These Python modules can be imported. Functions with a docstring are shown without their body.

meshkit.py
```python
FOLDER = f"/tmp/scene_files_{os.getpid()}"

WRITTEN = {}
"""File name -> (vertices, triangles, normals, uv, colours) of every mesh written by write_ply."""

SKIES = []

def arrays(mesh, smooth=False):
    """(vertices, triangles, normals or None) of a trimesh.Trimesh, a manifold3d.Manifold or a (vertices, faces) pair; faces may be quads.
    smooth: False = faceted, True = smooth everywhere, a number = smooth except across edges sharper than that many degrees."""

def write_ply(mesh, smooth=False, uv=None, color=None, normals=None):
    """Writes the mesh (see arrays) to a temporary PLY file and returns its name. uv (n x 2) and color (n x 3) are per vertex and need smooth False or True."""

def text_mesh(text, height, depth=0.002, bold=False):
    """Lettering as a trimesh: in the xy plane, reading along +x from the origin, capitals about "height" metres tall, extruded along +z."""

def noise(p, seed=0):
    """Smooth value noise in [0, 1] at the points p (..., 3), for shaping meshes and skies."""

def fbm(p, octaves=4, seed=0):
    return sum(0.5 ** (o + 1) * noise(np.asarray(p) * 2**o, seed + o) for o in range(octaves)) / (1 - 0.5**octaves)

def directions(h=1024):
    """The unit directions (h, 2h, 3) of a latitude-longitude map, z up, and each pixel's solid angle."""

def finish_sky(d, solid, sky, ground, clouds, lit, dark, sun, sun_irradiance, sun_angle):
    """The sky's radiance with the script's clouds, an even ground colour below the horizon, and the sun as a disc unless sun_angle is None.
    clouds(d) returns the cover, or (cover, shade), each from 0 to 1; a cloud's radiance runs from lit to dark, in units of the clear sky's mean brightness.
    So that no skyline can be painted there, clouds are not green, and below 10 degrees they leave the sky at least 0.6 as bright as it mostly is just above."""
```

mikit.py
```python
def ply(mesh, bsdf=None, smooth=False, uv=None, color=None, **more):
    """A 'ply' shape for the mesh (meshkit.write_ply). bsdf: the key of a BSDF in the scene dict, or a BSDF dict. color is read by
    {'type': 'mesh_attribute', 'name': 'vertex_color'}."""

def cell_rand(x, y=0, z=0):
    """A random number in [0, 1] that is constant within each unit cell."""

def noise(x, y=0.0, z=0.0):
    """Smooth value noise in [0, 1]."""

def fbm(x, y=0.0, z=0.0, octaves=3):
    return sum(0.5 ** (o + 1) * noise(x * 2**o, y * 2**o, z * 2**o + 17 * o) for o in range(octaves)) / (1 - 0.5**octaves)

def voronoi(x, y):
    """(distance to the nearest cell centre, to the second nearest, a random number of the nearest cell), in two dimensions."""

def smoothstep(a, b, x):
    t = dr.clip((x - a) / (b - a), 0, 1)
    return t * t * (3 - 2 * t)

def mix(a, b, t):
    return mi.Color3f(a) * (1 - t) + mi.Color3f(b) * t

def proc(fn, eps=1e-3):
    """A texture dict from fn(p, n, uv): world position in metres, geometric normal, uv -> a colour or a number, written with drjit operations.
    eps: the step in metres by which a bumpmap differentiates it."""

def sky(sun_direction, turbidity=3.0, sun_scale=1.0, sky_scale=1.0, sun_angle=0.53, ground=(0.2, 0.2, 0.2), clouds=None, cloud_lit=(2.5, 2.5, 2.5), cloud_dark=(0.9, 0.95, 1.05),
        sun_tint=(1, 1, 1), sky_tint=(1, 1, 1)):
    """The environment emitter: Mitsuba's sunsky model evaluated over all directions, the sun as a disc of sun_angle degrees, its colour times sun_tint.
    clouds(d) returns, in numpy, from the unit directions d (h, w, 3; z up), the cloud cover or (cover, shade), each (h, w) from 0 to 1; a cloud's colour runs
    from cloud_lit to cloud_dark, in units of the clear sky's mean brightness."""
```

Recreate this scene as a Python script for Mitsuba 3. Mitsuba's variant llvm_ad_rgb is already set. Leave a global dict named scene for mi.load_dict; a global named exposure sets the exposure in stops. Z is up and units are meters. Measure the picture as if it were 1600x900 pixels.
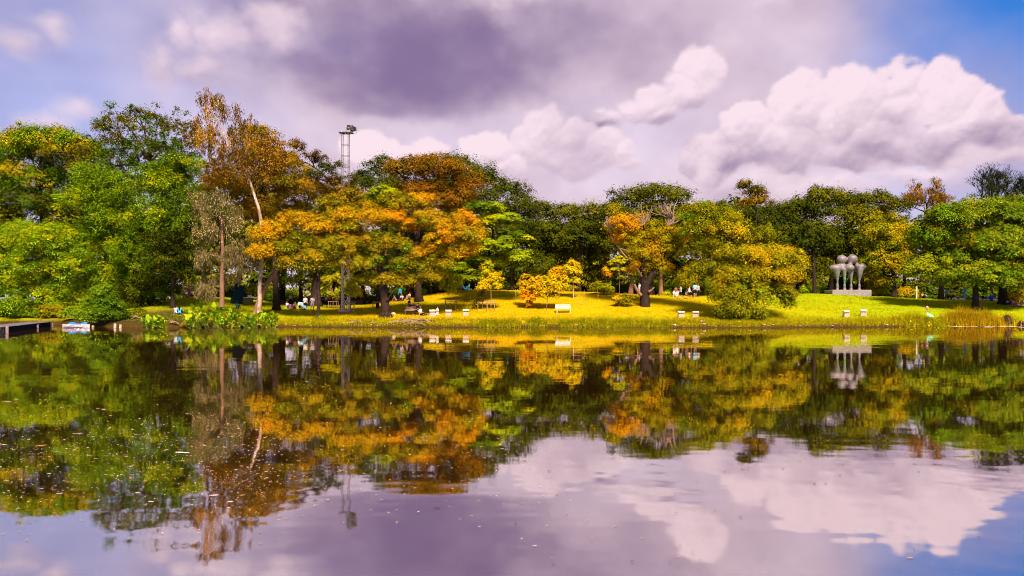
import math, random
import numpy as np, trimesh, manifold3d as m3, drjit as dr
import mitsuba as mi, mikit, meshkit
from mikit import proc, noise, fbm, smoothstep, mix
from mitsuba import ScalarTransform4f as T

random.seed(7)
RNG = np.random.default_rng(11)
EYE = 2.6                     # the photographer's eye above the water
FOC = 1160.0                  # focal length in photograph pixels (1600 wide)
HOR = 472.0                   # the horizon's row in the photograph

# ------------------------------------------------------------------ camera, sky, exposure
exposure = 2.85
SUN = (0.20, -0.76, 0.92)

def ss(a, b, x):
    t = np.clip((x - a) / (b - a), 0, 1)
    return t * t * (3 - 2 * t)

# cumulus heaps: (azimuth, elevation, half width, half height) in degrees
CLOUDS = [
    # big heap on the right: lit top, lavender base
    dict(blobs=[(17.4, 12.6, 2.4, 2.0), (21.0, 13.8, 2.6, 2.3), (25.0, 14.2, 2.7, 2.2), (27.6, 14.7, 2.1, 1.9), (29.8, 13.4, 2.5, 2.3), (32.0, 11.8, 2.3, 1.9),
                (15.2, 10.6, 2.4, 2.0), (20, 11.2, 4.2, 2.3), (26, 11.2, 4.2, 2.4), (31, 10.6, 3.2, 1.7), (34.5, 10.2, 2.6, 1.4), (27.3, 12.8, 2.4, 1.9), (23.5, 12.8, 2.4, 1.9)],
         base=8.6, top=16.0, amp=0.66, soft=0.14, lo=0.06, hi=0.72, a=.98, rel=1.15, cut=.14),
    # shelf under it
    dict(blobs=[(15.0, 9.6, 1.7, 2.4), (17.5, 8.8, 4.0, 1.6), (23, 8.0, 6.0, 1.3), (29, 8.6, 5.0, 1.3), (33, 9.2, 3.5, 1.2)], base=6.0, top=11.5, amp=0.7, soft=0.9, lo=0.12, hi=0.5, a=0.8, cut=.05),
    # small puff pair left of it
    dict(blobs=[(14.4, 16.7, 1.8, 1.6), (13.4, 15.7, 1.6, 1.2)], base=13.4, top=18.1, amp=0.8, soft=0.4, lo=0.03, hi=0.5, a=0.85, cut=.04, rel=.8),
    dict(blobs=[(10.4, 14.8, 1.6, 1.2), (9.2, 14.3, 1.5, 1.0), (11.4, 14.2, 1.4, .9), (7.0, 13.6, 2.2, .8)], base=12.4, top=16.0, amp=0.85, soft=0.5, lo=0.05, hi=0.75, a=0.8, cut=.04, rel=.8),
    # pinkish heap in the middle
    dict(blobs=[(2.6, 13.0, 1.9, 1.9), (4.6, 12.3, 2.0, 1.6), (1.2, 11.8, 2.0, 1.7), (7.0, 11.6, 1.8, 1.3), (4.0, 10.8, 3.4, 1.4), (8.6, 11.2, 1.2, 1.0)], base=9.0, top=15.0, amp=0.7, soft=0.3, lo=0.10, hi=0.42, a=0.8, cut=.02, rel=.8),
    # bright low heaps above the trees in the middle
    dict(blobs=[(-1.6, 11.4, 1.5, 1.6), (-2.6, 10.8, 1.5, 1.5), (-0.8, 10.2, 2.0, 1.3)], base=8.5, top=13.5, amp=0.6, soft=0.2, lo=0.0, hi=0.35, a=0.95, cut=.08, rel=.8),
    dict(blobs=[(-6.4, 11.4, 1.6, 1.1), (-7.6, 11.0, 1.2, 0.9)], base=8.8, top=12.6, amp=0.5, soft=0.3, lo=-.1, hi=0.15, a=1.0, cut=.0, rel=.5),
    dict(blobs=[(-10.2, 11.6, 1.6, 1.0), (-11.6, 11.4, 1.2, 0.8), (-9.0, 10.9, 2.0, 0.9)], base=8.8, top=12.8, amp=0.5, soft=0.3, lo=-.1, hi=0.2, a=1.0, cut=.0, rel=.5),
    # soft heaps on the left
    dict(blobs=[(-32.0, 17.2, 2.0, 1.1), (-34.0, 16.2, 2.6, 1.1)], base=14.2, top=18.4, amp=0.6, soft=1.2, lo=0.15, hi=0.5, a=0.75, cut=.0, rel=.4),
    dict(blobs=[(-30.4, 12.6, 2.2, 1.3), (-32.2, 11.8, 2.6, 1.2)], base=9.6, top=13.8, amp=0.5, soft=1.2, lo=0.12, hi=0.45, a=0.75, cut=.0, rel=.4),
    dict(blobs=[(-25.0, 16.2, 1.6, 2.4), (-24.2, 18.2, 1.4, 1.2), (-22.6, 16.2, 2.6, 1.4), (-21.6, 18.2, 2.6, 1.6), (-17.6, 19.6, 2.4, 1.6)], base=13.4, top=20.8, amp=0.8, soft=1.1, lo=0.14, hi=0.42, a=0.8, cut=-.15, rel=.5),
    dict(blobs=[(-1.5, 22.0, 3.0, 1.6), (1.0, 22.6, 3.4, 1.2)], base=19.5, top=24.0, amp=0.9, soft=1.0, lo=0.15, hi=0.4, a=0.6),
    dict(blobs=[(24.0, 22.0, 5.5, 2.2), (19.0, 20.6, 4.0, 1.2)], base=18.0, top=24.0, amp=0.9, soft=1.0, lo=0.3, hi=0.65, a=0.6),
]
# the dark sheet: soft ellipses
DARK = [(-13.5, 18.4, 10.0, 3.2, .9), (-4.5, 18.6, 9.5, 2.6, 1.0), (-11.0, 21.6, 9.0, 2.8, .8), (-3.0, 16.6, 5.0, 1.6, .5), (-10.2, 15.1, 4.6, 1.1, .8), (-19.0, 21.5, 4.0, 1.3, .4), (1.5, 19.8, 5.0, 2.0, .6)]

def puffs(p, seed):
    """rounded cauliflower relief: 1 at the middle of each random cell, falling to 0 between cells"""
    i = np.floor(p).astype(np.int64); best = np.full(len(p), 9.0)
    for k in np.ndindex(3, 3, 3):
        c = i + np.array(k) - 1
        h = (c[:, 0] * 374761393 + c[:, 1] * 668265263 + c[:, 2] * 2147483647 + seed * 144665) & 0xFFFFFFFF
        h = ((h ^ (h >> 13)) * 1274126177) & 0xFFFFFFFF
        o = np.stack([(h >> 3) & 1023, (h >> 11) & 1023, (h >> 20) & 1023], 1) / 1023.0
        best = np.minimum(best, ((c + o - p) ** 2).sum(1))
    return 1 - np.clip(best / 0.9, 0, 1)

def heap(c, az, el):
    """height of a heap of cloud above its rim, at these directions (1-d arrays of degrees)"""
    a, e = np.radians(az), np.radians(el)
    q = np.stack([np.sin(a) * np.cos(e), np.cos(a) * np.cos(e), np.sin(e)], -1)
    w = np.stack([meshkit.fbm(q * 22 + 1.3 + i * 7, 5, 9 + i) - .5 for i in range(2)], -1)
    x, y = az + 3.0 * w[:, 0], el + 2.4 * w[:, 1]
    f = np.max([1 - np.sqrt(((x - A) / ra) ** 2 + ((y - E) / re) ** 2) for A, E, ra, re in c['blobs']], axis=0)
    pf = .56 * puffs(q * 15 + 3, 1) + .28 * puffs(q * 33 + 5, 2) + .16 * puffs(q * 74 + 8, 3)
    return (f - c.get('cut', .2) + c['amp'] * (pf - .42)) * ss(c['base'] - 1.2, c['base'] + .9, el + 2.0 * w[:, 0])

def clouds(d):
    x, y, z = d[..., 0], d[..., 1], d[..., 2]
    az, el = np.degrees(np.arctan2(x, y)), np.degrees(np.arcsin(np.clip(z, -1, 1)))
    q = np.stack([x, y, z * 1.8], -1)
    n1 = meshkit.fbm(q * 5.0 + 3.1, 5, 3)
    n2 = meshkit.fbm(d * 15.0 + 8.7, 6, 5)
    w = meshkit.fbm(d * 8.0 + 1.3, 6, 9) - 0.5
    w2 = meshkit.fbm(d * 8.0 + 5.9, 6, 12) - 0.5
    azw, elw = az + 11 * w, el + 7 * w2
    # veil of high cloud over blue, opening to the right, thinner on the far left
    gap = np.exp(-(((azw - 37) / 9.0) ** 2 + ((el - 18.5) / 8.5) ** 2))
    cover = 0.985 - 0.95 * gap - 0.40 * ss(-15, -32, azw) - 0.20 * ss(20, 33, azw) * (1 - gap) + 0.42 * (n1 - 0.5)
    cover = np.clip(cover, 0.02, 0.97)
    shade = 0.34 + 0.75 * (n1 - 0.5) + 0.6 * (n2 - 0.5) + 0.10 * ss(8, 20, el) - 0.12 * ss(9, 3, el)
    for a, e, ra, re, s in DARK:
        g = np.exp(-(((azw - a) / ra) ** 2 + ((elw - e) / re) ** 2) ** 1.7)
        shade = shade + (0.98 - shade) * s * g * (.74 + 1.2 * (n2 - 0.5))
        cover = np.maximum(cover, 0.97 * s * g)
    near = (np.abs(az) < 42) & (el > 4) & (el < 28)
    A, E = az[near], el[near]; cv, sh = cover[near], shade[near]; N2 = n2[near] - .5
    for c in CLOUDS:
        t = .22
        f = heap(c, A, E); up = (heap(c, A, E + t) - f) / t; side = (heap(c, A - t, E) - f) / t
        m = ss(0.0, c['soft'], f) * c['a']
        h = np.clip((c['top'] - E) / (c['top'] - c['base']), 0, 1)
        # lit from above and slightly from the left: slopes that rise away from the light darken
        relief = np.clip(.16 * up + .09 * side, -.32, .4)
        s = c['lo'] + (c['hi'] - c['lo']) * ss(.35, .95, h + .9 * N2) + c.get('rel', .8) * relief * ss(0, .25, f) + .12 * N2
        cv = cv * (1 - m) + m; sh = sh * (1 - m) + s * m
    cover[near], shade[near] = cv, sh
    return cover, np.clip(shade, 0, 1)

scene = {'type': 'scene'}
labels = {}
scene['camera'] = {'type': 'perspective', 'fov': math.degrees(2 * math.atan(800 / FOC)), 'fov_axis': 'x', 'near_clip': 0.1, 'far_clip': 6000.0,
                   'principal_point_offset_y': (450 - HOR) / 900.0,
                   'to_world': T().look_at(origin=[0, 0, EYE], target=[0, 10, EYE], up=[0, 0, 1])}
scene['daylight'] = mikit.sky(SUN, turbidity=3, sun_scale=1.0, sky_scale=0.73, sun_angle=12.0, sun_tint=(1.0, 0.93, 0.80), sky_tint=(0.14, 0.46, 0.84), clouds=clouds,
                              cloud_lit=(3.45, 2.75, 3.05), cloud_dark=(0.85, 0.56, 1.10))

# ------------------------------------------------------------------ terrain
SH_PX = np.array([-900, -300, 0, 90, 150, 205, 350, 440, 600, 800, 1000, 1170, 1400, 1600, 1900, 2500])
SH_PY = np.array([516, 512, 506, 507.5, 510, 511.5, 512, 510.5, 511.5, 511.5, 511.5, 512, 510.5, 509.5, 509, 508])
SH_Y = EYE * FOC / (SH_PY - HOR)
SH_X = (SH_PX - 800) / FOC * SH_Y
RG_PX = np.array([-600, 0, 200, 255, 310, 370, 430, 560, 610, 660, 730, 850, 950, 1010, 1100, 1200, 1320, 1400, 1500, 1600, 2300])
RG_H = np.array([2.2, 2.2, 2.4, 3.3, 3.3, 2.6, 2.2, 2.25, 2.7, 3.55, 4.3, 4.2, 3.85, 3.55, 3.35, 3.6, 3.75, 3.4, 3.0, 2.9, 2.8])
RG_X = (RG_PX - 800) / FOC * 98.0

def shore_y(x):
    x = np.asarray(x, float)
    return np.interp(x, SH_X, SH_Y) + 1.2 * (meshkit.fbm(np.stack([x * 0.16, x * 0 + 3.3, x * 0], -1), 4, 2) - 0.5)

def ground_z(x, y):
    x, y = np.broadcast_arrays(np.asarray(x, float), np.asarray(y, float))
    t = y - shore_y(x)
    H = np.interp(x, RG_X, RG_H)
    H = (H + np.interp(x - 2, RG_X, RG_H) + np.interp(x + 2, RG_X, RG_H)) / 3
    lump = 0.16 * (meshkit.fbm(np.stack([x * 0.35, y * 0.35, x * 0], -1), 3, 5) - 0.5)
    near = np.interp(t, [-60, -12, -1.2, 0, 0.45, 1.3, 9.5], [-3, -2.2, -0.35, -0.05, 0.36, 0.6, 1.42])
    s = ss(4.5, 24, t) * 0.75 + 0.25 * np.clip((t - 8) / 16, 0, 1)
    hill = near + (H - 1.42) * s
    far = ss(42, 85, t)
    z = hill * (1 - far) + far * np.minimum(H, 2.5)
    z = z + lump * ss(0.2, 2.5, t) + 0.1 * (meshkit.noise(np.stack([x * 1.7, y * 1.7, x * 0], -1), 3) - 0.5) * ss(0.1, 1.0, t)
    nearb = ss(4.0, 0.0, y)            # the bank on which the photographer stands
    return z * (1 - nearb) + nearb * 0.9

def at(px, py, Y):
    """the point on the line of sight through a photograph pixel, Y metres away"""
    return np.array([(px - 800) / FOC * Y, Y, EYE + (HOR - py) / FOC * Y])

def foot(px, Y):
    x = (px - 800) / FOC * Y
    return np.array([x, Y, float(ground_z(x, Y))])

def land(px, py, y0=72.0, y1=125.0):
    """where the ground is seen at that pixel"""
    Y = np.linspace(y0, y1, 1060)
    x = (px - 800) / FOC * Y
    ray = EYE + (HOR - py) / FOC * Y
    g = ground_z(x, Y)
    k = np.nonzero((g >= ray) & (Y > shore_y(x)))[0]
    i = k[0] if len(k) else int(np.argmax(g - ray))
    return np.array([x[i], Y[i], g[i]])

# ------------------------------------------------------------------ materials
def rgb(*c): return {'type': 'rgb', 'value': [float(v) for v in c]}
def mat(name, d): scene[name] = d; return name
def plain(name, c, rough=0.8, spec=0.3): return mat(name, {'type': 'twosided', 'bsdf': {'type': 'principled', 'base_color': rgb(*c), 'roughness': rough, 'specular': spec}})
VC = {'type': 'mesh_attribute', 'name': 'vertex_color'}
mat('leaf_mat', {'type': 'principledthin', 'base_color': VC, 'roughness': 0.9, 'diff_trans': 0.32, 'spec_trans': 0.0, 'eta': 1.3})
mat('grass_mat', {'type': 'principledthin', 'base_color': VC, 'roughness': 0.7, 'diff_trans': 0.6, 'spec_trans': 0.0, 'eta': 1.25})

def bark_fn(p, n, uv):
    k = fbm(p.x * 9, p.y * 9, p.z * 2.2, 4)
    return mix((.016, .011, .010), (.055, .038, .034), k)
def palebark_fn(p, n, uv):
    k = fbm(p.x * 5, p.y * 5, p.z * 1.6, 4)
    c = mix((.46, .36, .335), (.28, .18, .145), smoothstep(.42, .66, k))
    return mix(c, (.20, .12, .10), smoothstep(.66, .74, fbm(p.x * 11, p.y * 11, p.z * 4, 3)))
def pinkbark_fn(p, n, uv):
    k = fbm(p.x * 6, p.y * 6, p.z * 2, 4)
    return mix((.30, .17, .12), (.13, .075, .06), k)
mat('bark', {'type': 'twosided', 'bsdf': {'type': 'diffuse', 'reflectance': proc(bark_fn)}})
mat('pale_bark', {'type': 'twosided', 'bsdf': {'type': 'diffuse', 'reflectance': proc(palebark_fn)}})
mat('pink_bark', {'type': 'twosided', 'bsdf': {'type': 'diffuse', 'reflectance': proc(pinkbark_fn)}})
plain('dead_wood', (.27, .19, .155), .9, .1)
plain('stake_wood', (.34, .22, .13), .9, .1)
plain('steel', (.11, .095, .105), .8, .15); plain('lit_steel', (.74, .66, .65), .7, .2)  # one mast steel in two tones: pale as lit, dark as backlit
plain('dark_metal', (.03, .03, .035), .85, .1)
plain('grey_metal', (.14, .14, .15), .7, .2)
plain('lamp_glass', (.07, .07, .08), .5, .2)
def concrete_fn(p, n, uv):
    k = fbm(p.x * 6, p.y * 6, p.z * 6, 4)
    return mix((.54, .42, .39), (.40, .29, .26), k)
mat('concrete', {'type': 'twosided', 'bsdf': {'type': 'diffuse', 'reflectance': proc(concrete_fn)}})
def whitepaint_fn(p, n, uv):
    return mix((.64, .60, .60), (.46, .41, .39), smoothstep(.5, .8, fbm(p.x * 8, p.y * 8, p.z * 8, 3)))
mat('white_paint', {'type': 'twosided', 'bsdf': {'type': 'principled', 'base_color': proc(whitepaint_fn), 'roughness': .6, 'specular': .3}})
def sculpt_fn(p, n, uv):
    k = fbm(p.x * 3, p.y * 3, p.z * 1.2, 4)
    c = mix((.115, .105, .14), (.20, .18, .23), k)
    streak = smoothstep(.5, .68, fbm(p.x * 2.2, p.y * 2.2, p.z * .35 + 4, 3)) * smoothstep(7.3, 6.4, p.z) * smoothstep(4.6, 5.3, p.z)
    return mix(c, (.08, .24, .15), streak * .85)
mat('sculpture_bronze', {'type': 'twosided', 'bsdf': {'type': 'principled', 'base_color': proc(sculpt_fn), 'roughness': .5, 'specular': .5}})
def plinth_fn(p, n, uv):
    k = fbm(p.x * 1.6, p.y * 3, p.z * 1.2, 4)
    return mix((.32, .29, .34), (.20, .18, .21), k)
mat('plinth_stone', {'type': 'twosided', 'bsdf': {'type': 'diffuse', 'reflectance': proc(plinth_fn)}})

def ground_fn(p, n, uv):
    n1 = fbm(p.x * .09, p.y * .16, 1.0, 4)
    n2 = fbm(p.x * .9, p.y * 1.4, 5.0, 4)
    n3 = fbm(p.x * 6, p.y * 6, 2.0, 3)
    dry = mix((.60, .33, .004), (.52, .40, .004), n2)
    green = mix((.24, .34, .004), (.38, .43, .004), n2)
    w = smoothstep(-30, -12, p.x) * smoothstep(40, 12, p.x + 10 * (n1 - .5))
    g = mix(green, dry, dr.clip(w * .75 + 1.5 * (n1 - .5), 0, 1))
    g = mix(g, (.13, .14, .004), smoothstep(.52, .72, n2) * .28)
    g = mix(g, (.12, .12, .004), smoothstep(.45, .75, n3) * .2)
    # dry red leaf litter under the trees behind the mound
    lit = smoothstep(97, 101, p.y + 5 * (n2 - .5)) * smoothstep(-27, -21, p.x) * smoothstep(-4, -9, p.x)
    g = mix(g, mix((.26, .085, .012), (.36, .14, .02), n3), lit)
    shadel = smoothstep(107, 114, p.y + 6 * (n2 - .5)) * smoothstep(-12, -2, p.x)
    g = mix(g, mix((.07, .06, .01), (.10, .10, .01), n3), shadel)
    soil = mix((.12, .06, .03), (.26, .12, .05), n2)
    leftsoil = smoothstep(-31, -34, p.x + 3 * (n2 - .5)) * smoothstep(90, 84, p.y)
    mid = smoothstep(-40, -34, p.x) * smoothstep(-3, -8, p.x)
    k = dr.maximum(smoothstep(.06, -.04, p.z - .24 * mid + .3 * (n2 - .5)), leftsoil * .95)
    soil = mix(soil, (.045, .03, .016), leftsoil)
    g = mix(g, soil, k)
    g = mix(g, mix((.085, .062, .012), (.05, .028, .012), n3), smoothstep(.58, .22, p.z + .25 * (n3 - .5) + .12 * (n2 - .5)))  # dark bank soil by the waterline, with the undercut shadow painted in
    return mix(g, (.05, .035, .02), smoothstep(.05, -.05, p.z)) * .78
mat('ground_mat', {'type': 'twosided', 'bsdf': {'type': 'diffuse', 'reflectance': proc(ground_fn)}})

def water_h(p, n, uv):
    a = noise(p.x * .55 + 3, p.y * 1.1, 1.0) * 1.0
    b = noise(p.x * 1.3, p.y * 2.6 + 9, 4.0) * .5
    c = noise(p.x * 3.1 + 5, p.y * 5.0, 7.0) * .2
    calm = fbm(p.x * .06 + 2, p.y * .11, 3.0, 2)
    return (a + b + c) * (.4 + 1.1 * smoothstep(.4, .7, calm))
mat('water_mat', {'type': 'blendbsdf', 'weight': 0.81,
                  'a': {'type': 'diffuse', 'reflectance': rgb(.022, .011, .003)},
                  'b': {'type': 'bumpmap', 'arbitrary': proc(water_h, 4e-3), 'scale': 0.0027,
                        'bsdf': {'type': 'roughconductor', 'material': 'none', 'distribution': 'beckmann', 'alpha': 0.0013, 'specular_reflectance': rgb(.97, .90, .87)}}})

# ------------------------------------------------------------------ mesh helpers
def tag(key, label=None, cat=None, group=None, kind=None):
    d = {}
    if label: d['label'] = label
    if cat: d['category'] = cat
    if group: d['group'] = group
    if kind: d['kind'] = kind
    labels[key] = d

USED = {}
def numbered(name):
    n = USED.get(name, 0); USED[name] = n + 1
    return name if n == 0 else f'{name}_{n:03d}'
PARTS = {}
def part(parent, name, mesh, bsdf, smooth=False, color=None, kind=None, label=None, **kw):
    k = (parent, name); n = PARTS.get(k, 0); PARTS[k] = n + 1
    key = f'{parent}__{name}' + ('' if n == 0 else f'_{n:03d}')
    scene[key] = mesh if isinstance(mesh, dict) else mikit.ply(mesh, bsdf, smooth=smooth, color=color, **kw)
    if kind or label: tag(key, label, None, None, kind)
    return key

class MB:
    def __init__(s): s.v, s.f, s.c, s.n = [], [], [], 0
    def add(s, v, f, c=None):
        v = np.asarray(v, float); s.v.append(v); s.f.append(np.asarray(f, int) + s.n); s.n += len(v)
        if c is not None: s.c.append(np.broadcast_to(np.asarray(c, float), (len(v), 3)))
        return s
    def tube(s, pts, rad, sides=9, cap=True):
        p = np.asarray(pts, float); r = np.broadcast_to(np.asarray(rad, float), (len(p),))
        t = np.gradient(p, axis=0); t /= np.linalg.norm(t, axis=1, keepdims=True) + 1e-12
        ref = np.array([1.0, 0, 0]) if abs(t[:, 2]).mean() > .7 else np.array([0, 0, 1.0])
        a = np.cross(t, ref); a /= np.linalg.norm(a, axis=1, keepdims=True) + 1e-12
        b = np.cross(t, a); g = np.arange(sides) * 2 * np.pi / sides
        v = p[:, None] + r[:, None, None] * (np.cos(g)[None, :, None] * a[:, None] + np.sin(g)[None, :, None] * b[:, None])
        i, j = np.meshgrid(np.arange(len(p) - 1), np.arange(sides), indexing='ij')
        q = np.stack([i * sides + j, i * sides + (j + 1) % sides, (i + 1) * sides + (j + 1) % sides, (i + 1) * sides + j], -1).reshape(-1, 4)
        f = np.vstack([q[:, [0, 2, 1]], q[:, [0, 3, 2]]])
        v = v.reshape(-1, 3)
        if cap:
            n = len(v); v = np.vstack([v, p[0], p[-1]]); k = np.arange(sides); e = (len(p) - 1) * sides
            f = np.vstack([f, np.stack([k, (k + 1) % sides, k * 0 + n], 1), np.stack([e + (k + 1) % sides, e + k, k * 0 + n + 1], 1)])
        return s.add(v, f)
    def box(s, c, size, rz=0.0, bevel=0.0):
        m = rbox(size, bevel) if bevel else trimesh.creation.box(size)
        if rz: m.apply_transform(trimesh.transformations.rotation_matrix(rz, [0, 0, 1]))
        return s.add(m.vertices + np.asarray(c), m.faces)
    def mesh(s): return (np.vstack(s.v), np.vstack(s.f))
    def col(s): return np.vstack(s.c)

def rbox(size, r):
    sx, sy, sz = np.asarray(size) / 2 - r
    c = np.array([[a * sx, b * sy, e * sz] for a in (-1, 1) for b in (-1, 1) for e in (-1, 1)])
    off = trimesh.creation.icosphere(1, r).vertices
    return trimesh.convex.convex_hull((c[:, None] + off[None]).reshape(-1, 3))

def curve(pts, n=None, wob=0.0, seed=0):
    """smooth polyline through points"""
    p = np.asarray(pts, float)
    if len(p) == 2: p = np.array([p[0], (p[0] + p[1]) / 2, p[1]])
    from scipy.interpolate import PchipInterpolator
    s = np.r_[0, np.cumsum(np.linalg.norm(np.diff(p, axis=0), axis=1))]
    n = n or max(4, int(s[-1] / 0.5))
    u = np.linspace(0, s[-1], n)
    q = PchipInterpolator(s, p, axis=0)(u)
    if wob:
        k = np.stack([meshkit.noise(np.stack([u * .9, u * 0 + seed * 7.7 + i * 3.1, u * 0], -1), seed) - .5 for i in range(3)], -1)
        q = q + k * wob * np.minimum(1, u / (s[-1] * .2 + 1e-9))[:, None]
    return q

def unit(v): return v / (np.linalg.norm(v, axis=-1, keepdims=True) + 1e-12)

def leaf_cards(P, A, N, L, W, C, bend=.25):
    """one pointed triangle per leaf"""
    n = len(P); B = unit(np.cross(A, N))
    L = np.broadcast_to(L, (n,))[:, None]; W = np.broadcast_to(W, (n,))[:, None]
    v = np.stack([P - A * L * .4 + B * W / 2, P + A * L * .6, P - A * L * .4 - B * W / 2], 1).reshape(-1, 3)
    return v, np.arange(3 * n).reshape(-1, 3), np.repeat(C, 3, axis=0)

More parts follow.
